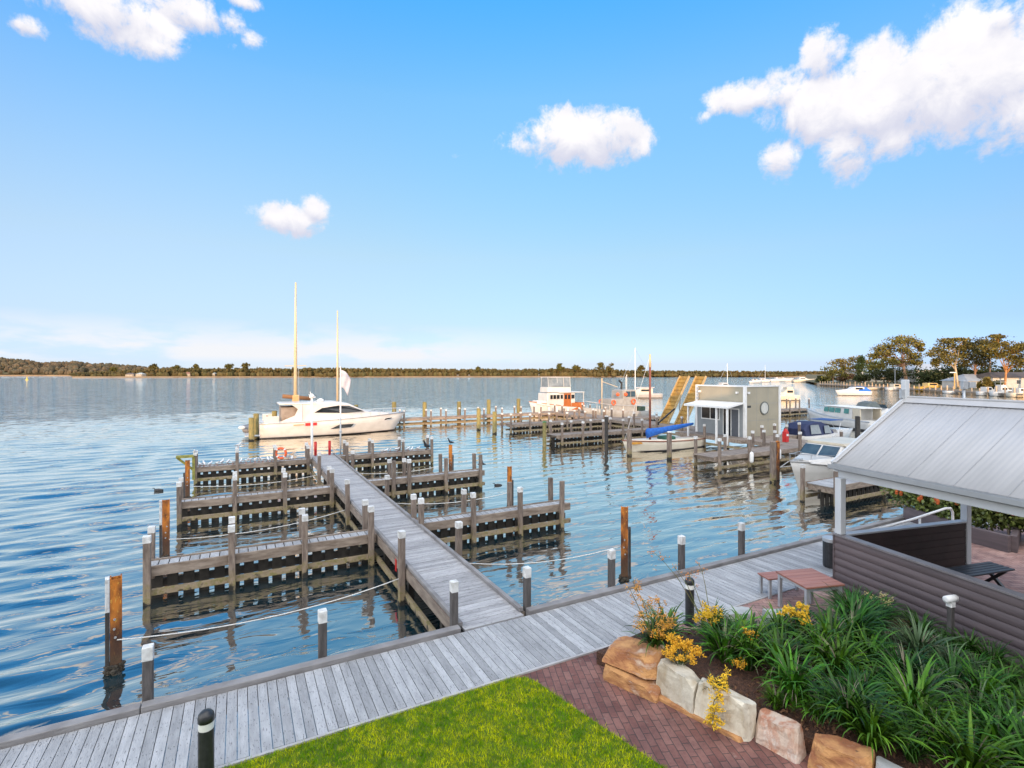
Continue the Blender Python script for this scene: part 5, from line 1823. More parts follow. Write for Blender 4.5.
for s in (1, -1):
    MB().add([(5.45, s * 1.045, 1.50), (5.1, s * .985, 1.90), (3.9, s * 1.005, 1.88), (3.9, s * 1.07, 1.45)], [(0, 1, 2, 3)]).build('side_window', WINB, t)
    MB().box(2.0, s * 1.08 - .03, 1.1, 2.08, s * 1.08 + .03, 2.03).build('hardtop_post', GEL, t)
k = MB()
for s in (1, -1):
    pts = [(x, s * max(.03, b_ - .1), z + .02) for x, b_, z in out if x > 4.6]
    k.tube([(x, y, z + .32) for x, y, z in pts], .016, 5)
    for p in pts[::2]:
        k.tube([(p[0], p[1], p[2] - .03), (p[0], p[1], p[2] + .32)], .012, 5)
k.build('bow_rail', STEEL, t)
MB().tube([(7.5, -.25, 1.33), (7.0, -1.0, .9), (5.8, -1.3, .8), (4.6, -1.35, .9)], .02, 6).build('bow_line', ROPE, t)
MB().box(6.9, -.1, 1.4, 7.3, .1, 1.5).build('anchor_locker', GALV, t)

# navy canopy boat
t = thing('canopy_boat', 'white boat under navy canopy with clear panels behind the weathered pier', 'motor boat', (37.6, 24.9, 0), R(-4))
k, out = hull_mb(7.4, 2.4, 1.05, .8, .35, .42, .92, .84, .8)
k.build('hull', GEL, t, smooth=True)
deck_mb(out, .03, .1).build('deck', GEL, t)
cabin_mb([(.3, 1.02, .9, .75, 1.3), (.8, 1.08, .80, .8, 1.68), (1.6, 1.08, .76, .8, 1.80), (2.5, 1.05, .76, .8, 1.78), (3.1, 1.0, .76, .85, 1.55), (3.6, .98, .85, .9, 1.12)]).build('canopy', NAVY, t, bevel=.05)
for s in (1, -1):
    for x0, x1, zt in ((.75, 1.9, 1.72), (2.3, 3.1, 1.62)):
        MB().add([(x0, s * 1.115, .95), (x1, s * 1.11, .95), (x1 - .1, s * .93, zt - .1), (x0 + .12, s * .94, zt - .1)], [(0, 1, 2, 3)]).build('clear_panel', CLEAR, t)
cabin_mb([(4.1, .95, .85, .85, 1.15), (6.3, .5, .4, .9, 1.1)]).build('foredeck', GEL, t, bevel=.04)
MB().box(3.2, -.9, 1.85, 4.8, .8, 1.9).build('bimini', mat('faded blue bimini', (.015, .06, .20), (.02, .08, .26), 5, .7), t, bevel=.02)
k = MB()
for x in (3.3, 4.7):
    for s in (1, -1):
        k.tube([(x, s * .8, 1.85), (4.0, s * 1.0, .9)], .015, 5)
k.build('bimini_frame', STEEL, t)

# long white launch
t = thing('launch', 'long white motor launch with teal windows and black waterline', 'motor boat', (54.0, 26.6, 0), R(66))
k, out = hull_mb(11.4, 3.0, 1.55, .95, .4, .38, .88, .86, .9, 18)
k.build('hull', GEL, t, smooth=True)
boot_mb(10.7, 2.68, .02, .38, .88, .4, .96, h=.14).build('boot_stripe', BOOT, t)
deck_mb(out).build('deck', GEL, t)
rub_mb(out, .04).build('rub_rail', GALV, t)
cabin_mb([(2.6, 1.15, 1.05, .9, 2.12), (6.4, 1.15, 1.0, 1.0, 2.1), (7.3, 1.0, .85, 1.1, 1.7), (9.0, .7, .6, 1.2, 1.6)]).build('cabin', GEL, t, bevel=.04)
MB().box(1.4, -1.12, 2.10, 6.7, 1.12, 2.17).build('cabin_roof', mat('white launch roof', (.74, .72, .69), None, 3, .5), t, bevel=.03)
for s in (1, -1):
    for x0, x1, mt in ((4.2, 5.0, WINT), (5.1, 5.9, WINT), (6.0, 6.7, WINT), (3.0, 3.7, WINT)):
        MB().add([(x0, s * 1.145, 1.5), (x1, s * 1.145, 1.5), (x1, s * 1.085, 1.98), (x0, s * 1.085, 1.98)], [(0, 1, 2, 3)]).build('window', mt, t)
    MB().box(1.5, s * 1.05 - .05, .95, 2.5, s * 1.05 + .05, 2.10).build('aft_screen', CREAM, t)
k = MB()
for s in (1, -1):
    pts = [(x, s * max(.04, b_ - .08), z) for x, b_, z in out if x > 6.5]
    k.tube([(x, y, z + .45) for x, y, z in pts], .02, 5)
    for p in pts[::2]:
        k.tube([p, (p[0], p[1], p[2] + .45)], .016, 5)
k.build('bow_rail', STEEL, t)


def small_boat(label, loc, rz, L=6.5, B=2.3, h=.75, hull=GEL, top='cabin', topm=GEL, glass=GLASS, mast=0.0, name='moored_boat', group='small moored boats', cover=None):
    t = thing(name, label, 'sailing yacht' if mast else 'boat', loc, rz, group)
    k, out = hull_mb(L, B, h * 1.35, h, .3, .42, .85, .85, L * .1, 12)
    k.build('hull', hull, t, smooth=True)
    boot_mb(L * .94, B * .88, .0, .42, .85, L * .04, .96, 12).build('boot_stripe', BOOT, t)
    deck_mb(out, .03, .08).build('deck', GEL, t)
    if top in ('cabin', 'fly'):
        cabin_mb([(L * .22, B * .40, B * .37, h * .9, h + 1.15), (L * .5, B * .40, B * .36, h, h + 1.15), (L * .62, B * .36, B * .3, h, h + .5), (L * .85, B * .2, B * .16, h, h + .42)]).build('cabin', topm, t, bevel=.04)
        for s in (1, -1):
            MB().box(L * .27, s * B * .395 - .02, h + .5, L * .48, s * B * .395 + .02, h + .95).build('window', glass, t)
    if top == 'fly':
        cabin_mb([(L * .25, B * .35, B * .33, h + 1.1, h + 1.7), (L * .48, B * .33, B * .3, h + 1.1, h + 1.65)]).build('flybridge', topm, t, bevel=.03)
        MB().box(L * .2, -B * .36, h + 2.35, L * .5, B * .36, h + 2.42).build('bimini', CREAM, t)
        k = MB()
        for x in (L * .22, L * .48):
            for s in (1, -1):
                k.tube([(x, s * B * .3, h + 1.5), (x, s * B * .3, h + 2.35)], .03, 5)
        k.build('bimini_frame', STEEL, t)
    if top == 'open':
        cabin_mb([(L * .5, B * .38, B * .36, h, h + .1), (L * .62, B * .36, B * .3, h, h + .45), (L * .66, B * .34, B * .28, h, h + .3), (L * .92, B * .12, B * .1, h, h + .25)]).build('foredeck', GEL, t)
        MB().add([(L * .60, -B * .33, h + .4), (L * .60, B * .33, h + .4), (L * .55, B * .3, h + .85), (L * .55, -B * .3, h + .85)], [(0, 1, 2, 3)]).build('windscreen', WINB, t)
    if cover:
        cabin_mb([(L * .02, B * .4, B * .3, h * .9, h + .35), (L * .15, B * .44, B * .34, h * .95, h + 1.1), (L * .30, B * .44, B * .34, h, h + 1.25), (L * .42, B * .42, B * .3, h, h + .75)]).build('cover', cover, t, bevel=.05)
    if mast:
        MB().tube([(L * .58, 0, h), (L * .58, 0, mast)], [.11, .06], 8).build('mast', WHITE, t)
        MB().tube([(L * .58, 0, h + 1.3), (L * .15, 0, h + 1.35)], .13, 8).build('furled_sail', mat('grey sail cover', (.4, .4, .42), None, 3, .8), t)
        k = MB()
        k.tube([(L * .58, 0, mast - .3), (L * .98, 0, h * 1.3)], .025, 4).tube([(L * .58, 0, mast - .3), (.1, 0, h)], .025, 4)
        k.tube([(L * .58, -B * .4, mast * .55), (L * .58, B * .4, mast * .55)], .03, 5)
        k.build('rigging', STEEL, t)
    return t


def boat_at(label, px, Z, rz, **kw):
    p = at(px, Z)
    return small_boat(label, (p.x, p.y, 0), rz, **kw)


VW = -TH             # heading along the view's right
boat_at('white runabout with bright blue cover moored in open water', 869, 131, VW + math.pi, L=8.6, B=2.8, h=1.0, top='cabin', cover=BLUE)
boat_at('cream flybridge cruiser just right of the grey cabin roof', 797.5, 107, VW + math.pi, L=5.4, B=2.4, h=1.1, hull=CREAM, top='fly', topm=CREAM)
boat_at('white sailing yacht on a mooring behind the grey work boat', 661, 118, VW + math.pi + .1, L=10.5, B=2.6, h=1.0, hull=mat('grey white yacht hull', (.36, .35, .34), (.30, .29, .28), 2, .4), top='cabin', topm=CREAM, mast=11.4)
boat_at('small white yacht whose mast shows above the grey cabin', 716, 175, VW + .3, L=8, B=2.6, h=1.0, top='cabin', mast=9.0)
boat_at('white speedboat with grey canopy tucked behind the long launch', 858, 62, VW + .25, L=6.0, B=2.4, h=.95, top='open', cover=mat('grey green canopy', (.10, .12, .12), None, 3, .7))
boat_at('distant white yacht with bare mast left of the far dock', 757, 330, VW, L=9, B=2.8, h=1.2, top='cabin', mast=11)
boat_at('distant long white cruiser at the far dock', 770, 345, VW, L=16, B=4, h=1.8, top='cabin')
boat_at('distant blue and white boat at far dock, left of others', 749, 300, VW, L=8, B=2.6, h=1.2, top='cabin')
boat_at('distant cream motorboat nearest the shore trees', 793, 320, VW, L=14, B=4, h=1.7, hull=CREAM, top='fly')
boat_at('low cream boat moored beyond the blue covered runabout', 855, 175, VW, L=9, B=2.4, h=.7, hull=CREAM, top='none')
boat_at('yellow hulled boat along seawall below the umbrella shaped gum', 918, 158, VW, L=10, B=3, h=1.5, hull=mat('yellow hull paint', (.60, .36, .04), (.5, .28, .03), 2, .5), top='cabin', topm=mat('cream yellow topsides', (.7, .5, .2), None, 2, .5))
boat_at('orange and white boat alongside the seawall left of umbrella shaped gum', 887, 168, VW, L=7, B=2.6, h=1.0, hull=GEL, top='cabin', topm=CREAM)
boat_at('white low boat at seawall beneath the pale leaning trunk', 946, 141, VW, L=11, B=3, h=.8, top='none')
boat_at('white half cabin boat at seawall right of the camera pole', 979, 130, VW, L=5.0, B=2.2, h=1.0, top='cabin')
boat_at('white flybridge boat at right end of the seawall', 993, 126, VW, L=5.4, B=2.4, h=1.1, top='fly')
boat_at('cream sided boat at the seawall nearest the right picture edge', 1010, 121, VW, L=6.0, B=2.6, h=1.0, hull=CREAM, top='cabin')

# ---------------------------------------------------------------- far shores
def shore_strip(name, pts, back, z, m):
    """Low land: a strip from the waterline points back into the distance."""
    k = MB()
    n_ = len(pts)
    vs = []
    for p in pts:
        d = Vector((p.x, p.y)).normalized()
        vs += [(p.x, p.y, -.3), (p.x + d.x * 6, p.y + d.y * 6, z), (p.x + d.x * back, p.y + d.y * back, z * 2)]
    k.add(vs, [(3 * i + j, 3 * i + 3 + j, 3 * i + 4 + j, 3 * i + 1 + j) for i in range(n_ - 1) for j in range(2)])
    return struct(k.build(name, m))


far_pts = [at(px, Z) for px, Z in ((72, 690), (110, 690), (200, 720), (330, 760), (520, 790), (700, 800), (840, 760), (1100, 900))]
shore_strip('far_shore', far_pts, 600, 1.6, SAND)
hill_pts = [at(px, Z) for px, Z in ((-420, 1300), (-150, 1200), (0, 1150), (110, 1150), (260, 1300))]
shore_strip('west_shore', hill_pts, 500, 2.5, SAND)
hk = MB()
prof = []
gx, gy = 26, 7
vs = []
for i in range(gx):
    px = -420 + i * (700 / (gx - 1))
    hh = np.interp(px, [-420, -100, 0, 20, 40, 75, 110, 140, 200, 280], [52, 46, 40, 37, 27, 31, 22, 15, 7, 2])
    for j in range(gy):
        u = j / (gy - 1)
        p = at(px, 1165 + u * 330)
        vs.append((p.x, p.y, 1.0 + hh * .86 * math.sin(math.pi * min(1, u * .9 + .02)) ** .8 + random.uniform(-1, 1)))
hk.add(vs, [(i * gy + j, (i + 1) * gy + j, (i + 1) * gy + j + 1, i * gy + j + 1) for i in range(gx - 1) for j in range(gy - 1)])
struct(hk.build('hill', LANDM, smooth=True))


def blob(k, c, rx, ry, rz, rr, seg=7, rows=5):
    vs = []
    ph = rr.uniform(0, 6)
    for i in range(rows):
        t = (i + .5) / rows * math.pi
        for j in range(seg):
            a = 2 * math.pi * j / seg + ph
            q = 1 + rr.uniform(-.28, .28)
            vs.append((c[0] + rx * math.sin(t) * math.cos(a) * q, c[1] + ry * math.sin(t) * math.sin(a) * q, c[2] + rz * math.cos(t) * (1 + rr.uniform(-.2, .2))))
    fs = [(i * seg + j, i * seg + (j + 1) % seg, (i + 1) * seg + (j + 1) % seg, (i + 1) * seg + j) for i in range(rows - 1) for j in range(seg)]
    fs += [tuple(range(seg - 1, -1, -1)), tuple((rows - 1) * seg + j for j in range(seg))]
    k.add(vs, fs)


WOODM = M_foliage('far wood crowns', (.044, .046, .016), (.100, .068, .026), .85, .28, .02, .2)
WOODD = M_foliage('hill wood crowns', (.060, .060, .036), (.105, .075, .042), .85, .3, .02, .2)
rr = random.Random(5)
k = MB()
for i in range(3400):
    px = rr.uniform(72, 1000)
    d = rr.random() ** 1.5
    Zb = np.interp(px, [72, 200, 520, 830, 1000], [700, 730, 800, 770, 800])
    p = at(px, Zb + 8 + d * 90)
    h = np.interp(px, [72, 110, 160, 250, 330, 520, 560, 600, 640, 830], [5, 9, 12, 13, 13.5, 12, 13, 12, 9.5, 8]) * rr.uniform(.72, 1.02)
    r = rr.uniform(2.0, 4.2)
    z0 = 1.5
    # two or three tufts per tree
    for q in range(5):
        blob(k, (p.x + rr.uniform(-r, r), p.y + rr.uniform(-r, r), z0 + h * rr.uniform(.35, .88)), r * rr.uniform(.3, .65), r * rr.uniform(.3, .65), h * rr.uniform(.09, .2), rr, 5, 4)
    if d < .25:
        blob(k, (p.x - 4 * p.x / p.length, p.y - 4 * p.y / p.length, z0 + h * .2), r, r, h * .32, rr, 6, 4)
tag(k.build('far_woodland', WOODM, smooth=False, fix=False), 'long low belt of olive brown bushland along the far shore', 'woodland', kind='stuff')
k = MB()
for i in range(1900):
    px = rr.uniform(-300, 230)
    u = rr.random() ** 1.3 * .62
    p = at(px, 1168 + u * 330)
    hh = np.interp(px, [-420, -100, 0, 20, 40, 75, 110, 140, 200, 280], [52, 46, 40, 37, 27, 31, 22, 15, 7, 2])
    z = 1.0 + hh * .86 * math.sin(math.pi * min(1, u * .9 + .02)) ** .8
    r = rr.uniform(3.5, 7)
    blob(k, (p.x, p.y, z + r * .7), r, r, r * rr.uniform(.8, 1.3), rr, 6, 4)
tag(k.build('hill_woodland', WOODD, smooth=False, fix=False), 'dense bushland covering the low hill at the far left shore', 'woodland', kind='stuff')

# single taller trees standing clear of the far belt, and houses among them
TRUNK = mat('pale gum trunk', (.34, .20, .115), (.22, .12, .07), 2, .8, stretch=(2, 2, .4), bump=.3)
TRUNKD = mat('dark trunk', (.10, .07, .05), (.06, .045, .03), 2, .85)
GUM = M_foliage('gum leaves', (.065, .060, .013), (.20, .148, .034), .7, .45, .25, .15)
GUMD = M_foliage('dark gum leaves', (.042, .046, .012), (.135, .112, .028), .7, .45, .25, .15)
CONI = M_foliage('conifer leaves', (.025, .045, .012), (.06, .075, .02), .7, .3, .4, .2)
BUSH = M_foliage('dark shrub leaves', (.022, .036, .012), (.06, .065, .02), .7, .4, .3, .2)


def tree(label, base, clumps, leafm, trunkm, tr=.3, leaves=150, ls=.35, limbs=True, name='gum_tree', cat='tree', group=None, lean=0.0, flat=.3, fork=.42, seed=0):
    """Tapered trunk, a limb to every clump, and a crown of many small leaf clumps. clumps: (across, height, r across, r up, depth)."""
    rr = random.Random(seed * 7 + 3)
    rng = np.random.default_rng(seed + 11)
    t = thing(name, label, cat, base, -TH, group)
    top = max(c_[1] for c_ in clumps)
    fz = top * fork
    k = MB()
    k.tube([(0, 0, -.3), (lean * .35, 0, fz * .4), (lean, 0, fz)], [tr * 1.25, tr, tr * .85], 9)
    cs, ss = [], []
    for (cx, cz, rx, rz, dy) in clumps:
        if limbs:
            a = Vector((lean, 0, fz * rr.uniform(.75, 1.0)))
            e = Vector((cx, dy, cz - rz * .2))
            m = a.lerp(e, .5) + Vector((rr.uniform(-.3, .3), rr.uniform(-.3, .3), (e.z - a.z) * .12))
            k.tube([a, a.lerp(m, .5) + Vector((0, 0, .1)), m, e], [tr * .40, tr * .28, tr * .2, tr * .05], 6)
            for q in range(3):
                w_ = Vector((cx + rr.uniform(-.8, .8) * rx, dy + rr.uniform(-.8, .8) * rx, cz + rr.uniform(-.3, .6) * rz))
                k.tube([m.lerp(e, .4), m.lerp(w_, .7), w_], [tr * .18, tr * .12, tr * .03], 4)
        nsub = max(3, int(leaves / 26))
        for q in range(nsub):
            d = rng.normal(size=3)
            d /= np.linalg.norm(d)
            d *= rng.uniform(.35, 1.0) ** .6
            cc = np.array([cx + d[0] * rx, dy + d[1] * rx * .8, cz + d[2] * rz])
            m_ = 26
            sp = rng.normal(size=(m_, 3)) * np.array([rx * .27, rx * .27, rz * .28])
            cs.append(cc + sp)
            ss.append(rng.uniform(ls * .4, ls * 1.1, m_))
    k.build('trunk', trunkm, t, smooth=True)
    quads_obj('crown', leaf_mesh(np.concatenate(cs), np.concatenate(ss), rng, flat), leafm, t)
    return t


GY = 1.35     # level of the right-hand shore
FT = 'taller trees of the far shore'
for i, (px, Z, h, w_, lab) in enumerate(((113, 735, 13, 5, 'dark round tree at left end of the low point'), (154, 745, 17.5, 7, 'tall dark round tree on the low point'), (176, 745, 16, 6, 'round tree right of the tall dark one on the point'),
                                        (196, 750, 17, 7, 'broad olive tree in middle of the low point'), (229, 760, 18.5, 7, 'tall tree above the far houses, left of bare topped gum'), (247, 760, 20, 7, 'tall open topped gum rising over far shore left of mast'),
                                        (560, 800, 20, 8, 'dark broad tree rising from far shore above trawler'), (577, 800, 17, 7, 'smaller dark tree right of the one above the trawler'), (600, 805, 21, 9, 'tallest dark tree right of trawler flybridge'),
                                        (611, 805, 20, 8, 'dark tree leaning against the tallest one on far shore'), (641, 810, 17, 7, 'lone dark tree on far shore left of the dinghy mast'), (478, 800, 14.5, 6, 'low broad tree on far shore left of the trawler'))):
    p = at(px, Z, 1.5)
    cl = [(rr.uniform(-.6, .6) * w_, h * rr.uniform(.55, .86), w_ * .5, h * .16, rr.uniform(-2, 2)) for _ in range(5)] + [(0, h * .88, w_ * .45, h * .12, 0)]
    tree(lab, p, cl, GUMD, TRUNKD, .45, 160, 1.1, True, 'shore_tree', 'tree', FT, 0, .2, .4, 100 + i)


def house(label, base, rz, L, D, H, roofh, wallm, roofm, name='house', cat='house', group='houses on the far shores', nwin=3, overhang=.5):
    t = thing(name, label, cat, base, rz, group)
    MB().box(-L / 2, -D / 2, -.5, L / 2, D / 2, H).build('wall', wallm, t)
    o_ = overhang
    k = MB()
    k.add([(-L / 2 - o_, -D / 2 - o_, H + .02), (L / 2 + o_, -D / 2 - o_, H + .02), (L / 2 + o_, D / 2 + o_, H + .02), (-L / 2 - o_, D / 2 + o_, H + .02), (-L / 2 + D * .35, 0, H + roofh), (L / 2 - D * .35, 0, H + roofh)],
          [(0, 1, 5, 4), (1, 2, 5), (2, 3, 4, 5), (3, 0, 4), (3, 2, 1, 0)])
    k.build('roof', roofm, t)
    for i in range(nwin):
        x = -L / 2 + L * (i + .6) / (nwin + .2)
        f = MB().box(x - .7, -D / 2 - .06, H * .38, x + .7, -D / 2 - .005, H * .82).build('window', WHITE, t)
        MB().box(x - .6, -D / 2 - .08, H * .42, x + .6, -D / 2 - .061, H * .78).build('pane', GLASS, f)
    MB().box(L * .38, -D / 2 - .05, 0, L * .38 + .9, -D / 2 - .005, 2.1).build('door', mat('house door', (.12, .09, .07), None, 3, .5), t)
    return t


HW = mat('house cream wall', (.40, .34, .26), (.34, .29, .22), 1, .8)
HWW = mat('house white wall', (.50, .49, .46), (.44, .43, .41), 1, .8)
RG = mat('grey green house roof', (.34, .37, .36), (.28, .31, .30), .6, .6)
RB = mat('blue grey house roof', (.32, .37, .42), (.27, .31, .36), .6, .6)
RD = mat('dark house roof', (.10, .085, .08), (.07, .06, .055), .6, .7)
house('small pale house at far point under dark round trees', at(131, 715, 1.7), -TH + .2, 10, 8, 2.6, 2.2, HW, RD)
house('cream far house just right of the small pale one', at(141, 716, 1.7), -TH, 9, 8, 2.8, 2.2, HW, RG)
house('low far house with red brown roof near middle of the point', at(186, 735, 1.7), -TH + .1, 15, 8, 3.4, 2.5, HW, mat('red brown roof', (.22, .11, .08), None, .6, .7))
house('far house hidden low in trees left of the two masts', at(212, 742, 1.7), -TH, 12, 8, 3.4, 2.4, HW, RG)

# right-hand shore: land, seawall, houses and trees
wall_pts = [at(px, Z) for px, Z in ((1400, 80), (1160, 96), (1024, 121), (960, 141), (896, 172), (850, 205), (818, 236), (806, 300))]
k = MB()
vs = []
for p in wall_pts:
    d = Vector((p.x, p.y)).normalized()
    vs += [(p.x, p.y, -.5), (p.x, p.y, GY - .25), (p.x + d.x * .6, p.y + d.y * .6, GY - .1), (p.x + d.x * 420, p.y + d.y * 420, GY + 3.0)]
k.add(vs, [(4 * i + j, 4 * i + 4 + j, 4 * i + 5 + j, 4 * i + 1 + j) for i in range(len(wall_pts) - 1) for j in range(1, 3)])
struct(k.build('east_shore_ground', LANDM))
sw = thing('seawall', 'long pale stone seawall with a row of posts along the right shore', 'seawall', (0, 0, 0))
k = MB()
for a, b_ in zip(wall_pts[:-2], wall_pts[1:]):
    nseg = max(2, int((b_ - a).length / 6))
    for i in range(nseg):
        p, q = a.lerp(b_, i / nseg), a.lerp(b_, (i + 1) / nseg)
        k.bar((p.x, p.y, .4 + random.uniform(-.05, .05)), (q.x, q.y, .4 + random.uniform(-.05, .05)), .7, 1.7)
k.build('stonework', STONEW, sw)
dk_ = thing('shore_dock', 'low brown timber dock with pale posts in front of the right shore seawall', 'dock', (0, 0, 0))
k = MB()
n_p = 0
for a, b_ in zip(wall_pts[2:6], wall_pts[3:7]):
    d = Vector((a.x, a.y, 0)).normalized() * 3.2
    k.bar((a.x - d.x, a.y - d.y, .75), (b_.x - d.x, b_.y - d.y, .75), 1.6, .22)
    L_ = (b_ - a).length
    for i in range(int(L_ / 2.6)):
        p = a.lerp(b_, i / (L_ / 2.6)) - d * 1.25
        hgt = random.uniform(1.7, 2.5)
        MB().box(-.13, -.13, -.5, .13, .13, hgt).build('post', mat('pale dock post', (.55, .40, .26), (.40, .27, .17), 2, .8, objrand=.25), dk_, (p.x, p.y, 0), random.uniform(0, 1))
k.build('deck', OLDB, dk_)

house('pale green grey house with hipped roof beside the conifer', at(850, 246, GY), -TH - .25, 15, 10, 3.2, 2.6, mat('pale green wall', (.50, .54, .50), None, 1, .7), RG)
house('low grey house partly behind the dark rounded bush', at(872, 238, GY), -TH - .1, 11, 9, 2.6, 2.2, HW, RB)
house('grey roofed house glimpsed through trees right of umbrella shaped gum', at(925, 200, GY + 1.5), -TH, 15, 10, 4.0, 2.4, HWW, RB)
house('house with light blue grey roof behind seawall boats', at(970, 152, GY), -TH + .1, 10, 8, 2.0, 2.0, HWW, RB)
house('long white building with dark roof at the right edge of shore', at(1012, 150, GY), -TH + .05, 20, 8, 3.0, 1.6, HWW, RD, nwin=4)


def tz(px, Z, py):     # height on a tree seen at that row
    return CAMZ - (py - HOR) / FPX * Z - GY


def clump_px(px0, Z, items, rs=None):
    s = Z / FPX
    items = [(a_, b_, c_ * 1.2, d_ * 1.08, e_) for a_, b_, c_, d_, e_ in items]
    return [((px - px0) * s, tz(px, Z, py), rx * s, ry * s, dy) for px, py, rx, ry, dy in items]


RT_ = 'trees of the right shore'
tree('broad umbrella shaped gum with long bare leaning trunk on right shore', at(907, 186, GY),
     clump_px(907, 186, [(880, 352, 8, 4.5, 0), (887, 347, 8, 4, 1), (895, 342, 9, 4, -1), (904, 339.5, 9, 3.5, 0), (912, 341, 7, 3.5, 1), (918, 345, 5, 2.6, 0), (876, 356, 5, 3, 1), (890, 353, 6, 3.5, 2),
                       (900, 350, 6, 3, -2), (913, 356, 6, 3, 0), (918, 362, 5, 4, 1), (908, 362, 7, 3, 0), (885, 362, 7, 4, -1), (896, 361, 6, 4, 1), (921, 350, 2.5, 1.6, 0), (878, 366, 6, 3.5, 1)]),
     GUM, TRUNK, .52, 420, .40, True, 'gum_tree', 'tree', RT_, -1.6, .25, .50, 1)
tree('small pale gum at left end of right shore', at(833, 232, GY), clump_px(833, 232, [(828, 372, 6, 5, 0), (836, 369, 6, 4, 1), (842, 371, 5, 5, -1), (832, 377, 8, 4, 0)]), GUM, TRUNK, .3, 220, .5, True, 'gum_tree', 'tree', RT_, 0, .2, .3, 2)
tree('flat topped spreading gum left of the conifer', at(857, 244, GY), clump_px(857, 244, [(838, 363, 6, 3, 0), (846, 360, 7, 3.2, 1), (856, 359, 6, 3, 0), (864, 362, 5, 3, -1), (850, 366, 6, 3, 0), (860, 368, 5, 3, 1), (843, 369, 6, 3, 1)]), GUM, TRUNK, .35, 260, .5, True, 'gum_tree', 'tree', RT_, -.5, .25, .4, 3)
tree('dark columnar conifer beside pale green grey house', at(861, 238, GY), clump_px(861, 238, [(861, 359, 2.2, 3, 0), (861, 363, 3.2, 4, 0), (861, 368, 3.6, 4, 0), (861, 373, 3.8, 4, 0), (861, 378, 3.6, 4, 0)]), CONI, TRUNKD, .25, 420, .36, False, 'conifer', 'tree', RT_, 0, .0, .3, 4)
tree('bright green low tree between conifer and umbrella shaped gum', at(876, 215, GY), clump_px(876, 215, [(870, 367, 5, 3, 0), (878, 365, 6, 4, 1), (882, 369, 5, 4, 0), (874, 371, 6, 3, 1)]), M_foliage('light green leaves', (.07, .10, .02), (.14, .17, .035), .6, .35, .3, .3), TRUNKD, .25, 260, .42, True, 'broadleaf_tree', 'tree', RT_, 0, .1, .3, 5)
tree('gum with white forked trunk, leftmost of the big right cluster', at(958, 150, GY),
     clump_px(958, 150, [(936, 353, 6, 4, 0), (945, 349, 8, 4.5, 1), (954, 346, 7, 4, 0), (949, 341, 7, 2.4, 1), (960, 339.5, 6, 1.8, 0), (942, 360, 6, 4, -1), (952, 356, 8, 5, 0), (934, 362, 3, 4, 0), (962, 352, 6, 5, 1)]), GUM, mat('white gum trunk', (.56, .45, .30), (.45, .33, .20), 2, .7, bump=.2), .26, 420, .34, True, 'gum_tree', 'tree', RT_, -.8, .25, .45, 6)
tree('dense middle gum of the big right cluster', at(974, 152, GY),
     clump_px(974, 152, [(966, 346, 8, 5, 0), (976, 342, 8, 4.5, 1), (984, 345, 7, 5, 0), (970, 354, 8, 6, -1), (980, 354, 9, 6, 1), (962, 360, 6, 5, 0), (988, 356, 6, 5, 0), (975, 349, 8, 5, 0), (972, 362, 8, 4, 1), (984, 364, 7, 4, 0)]), GUMD, TRUNK, .28, 440, .34, True, 'gum_tree', 'tree', RT_, .4, .2, .4, 7)
tree('gum with orange lit limbs at the right picture edge', at(1005, 144, GY),
     clump_px(1005, 144, [(992, 347, 7, 4, 0), (1000, 343, 8, 3.5, 1), (996, 337, 5, 2, 0), (1012, 349, 7, 4.5, 0), (1020, 347, 8, 5, 1), (1028, 350, 8, 5, 0), (1008, 356, 7, 4, 0), (1018, 360, 8, 6, -1), (1026, 362, 8, 6, 1), (997, 355, 6, 4, 0)]), GUM, mat('orange gum trunk', (.46, .22, .08), (.34, .15, .05), 2, .8, bump=.2), .27, 430, .34, True, 'gum_tree', 'tree', RT_, .3, .25, .36, 8)
tree('gum beyond the right picture edge showing only its left branches', at(1040, 140, GY), clump_px(1040, 140, [(1034, 350, 9, 6, 0), (1044, 346, 9, 5, 0), (1038, 360, 9, 6, 1), (1050, 356, 9, 6, 0)]), GUMD, TRUNK, .4, 300, .36, True, 'gum_tree', 'tree', RT_, .3, .25, .4, 9)
tree('tall thin dead topped gum above the big right cluster', at(990, 158, GY), clump_px(990, 158, [(994, 336, 4, 1.4, 0), (986, 342, 4, 2.5, 0), (998, 341, 3, 1.6, 0)]), GUM, TRUNK, .22, 160, .36, True, 'gum_tree', 'tree', RT_, 0, .3, .7, 10)
BG = 'dark shrubs along the right shore'
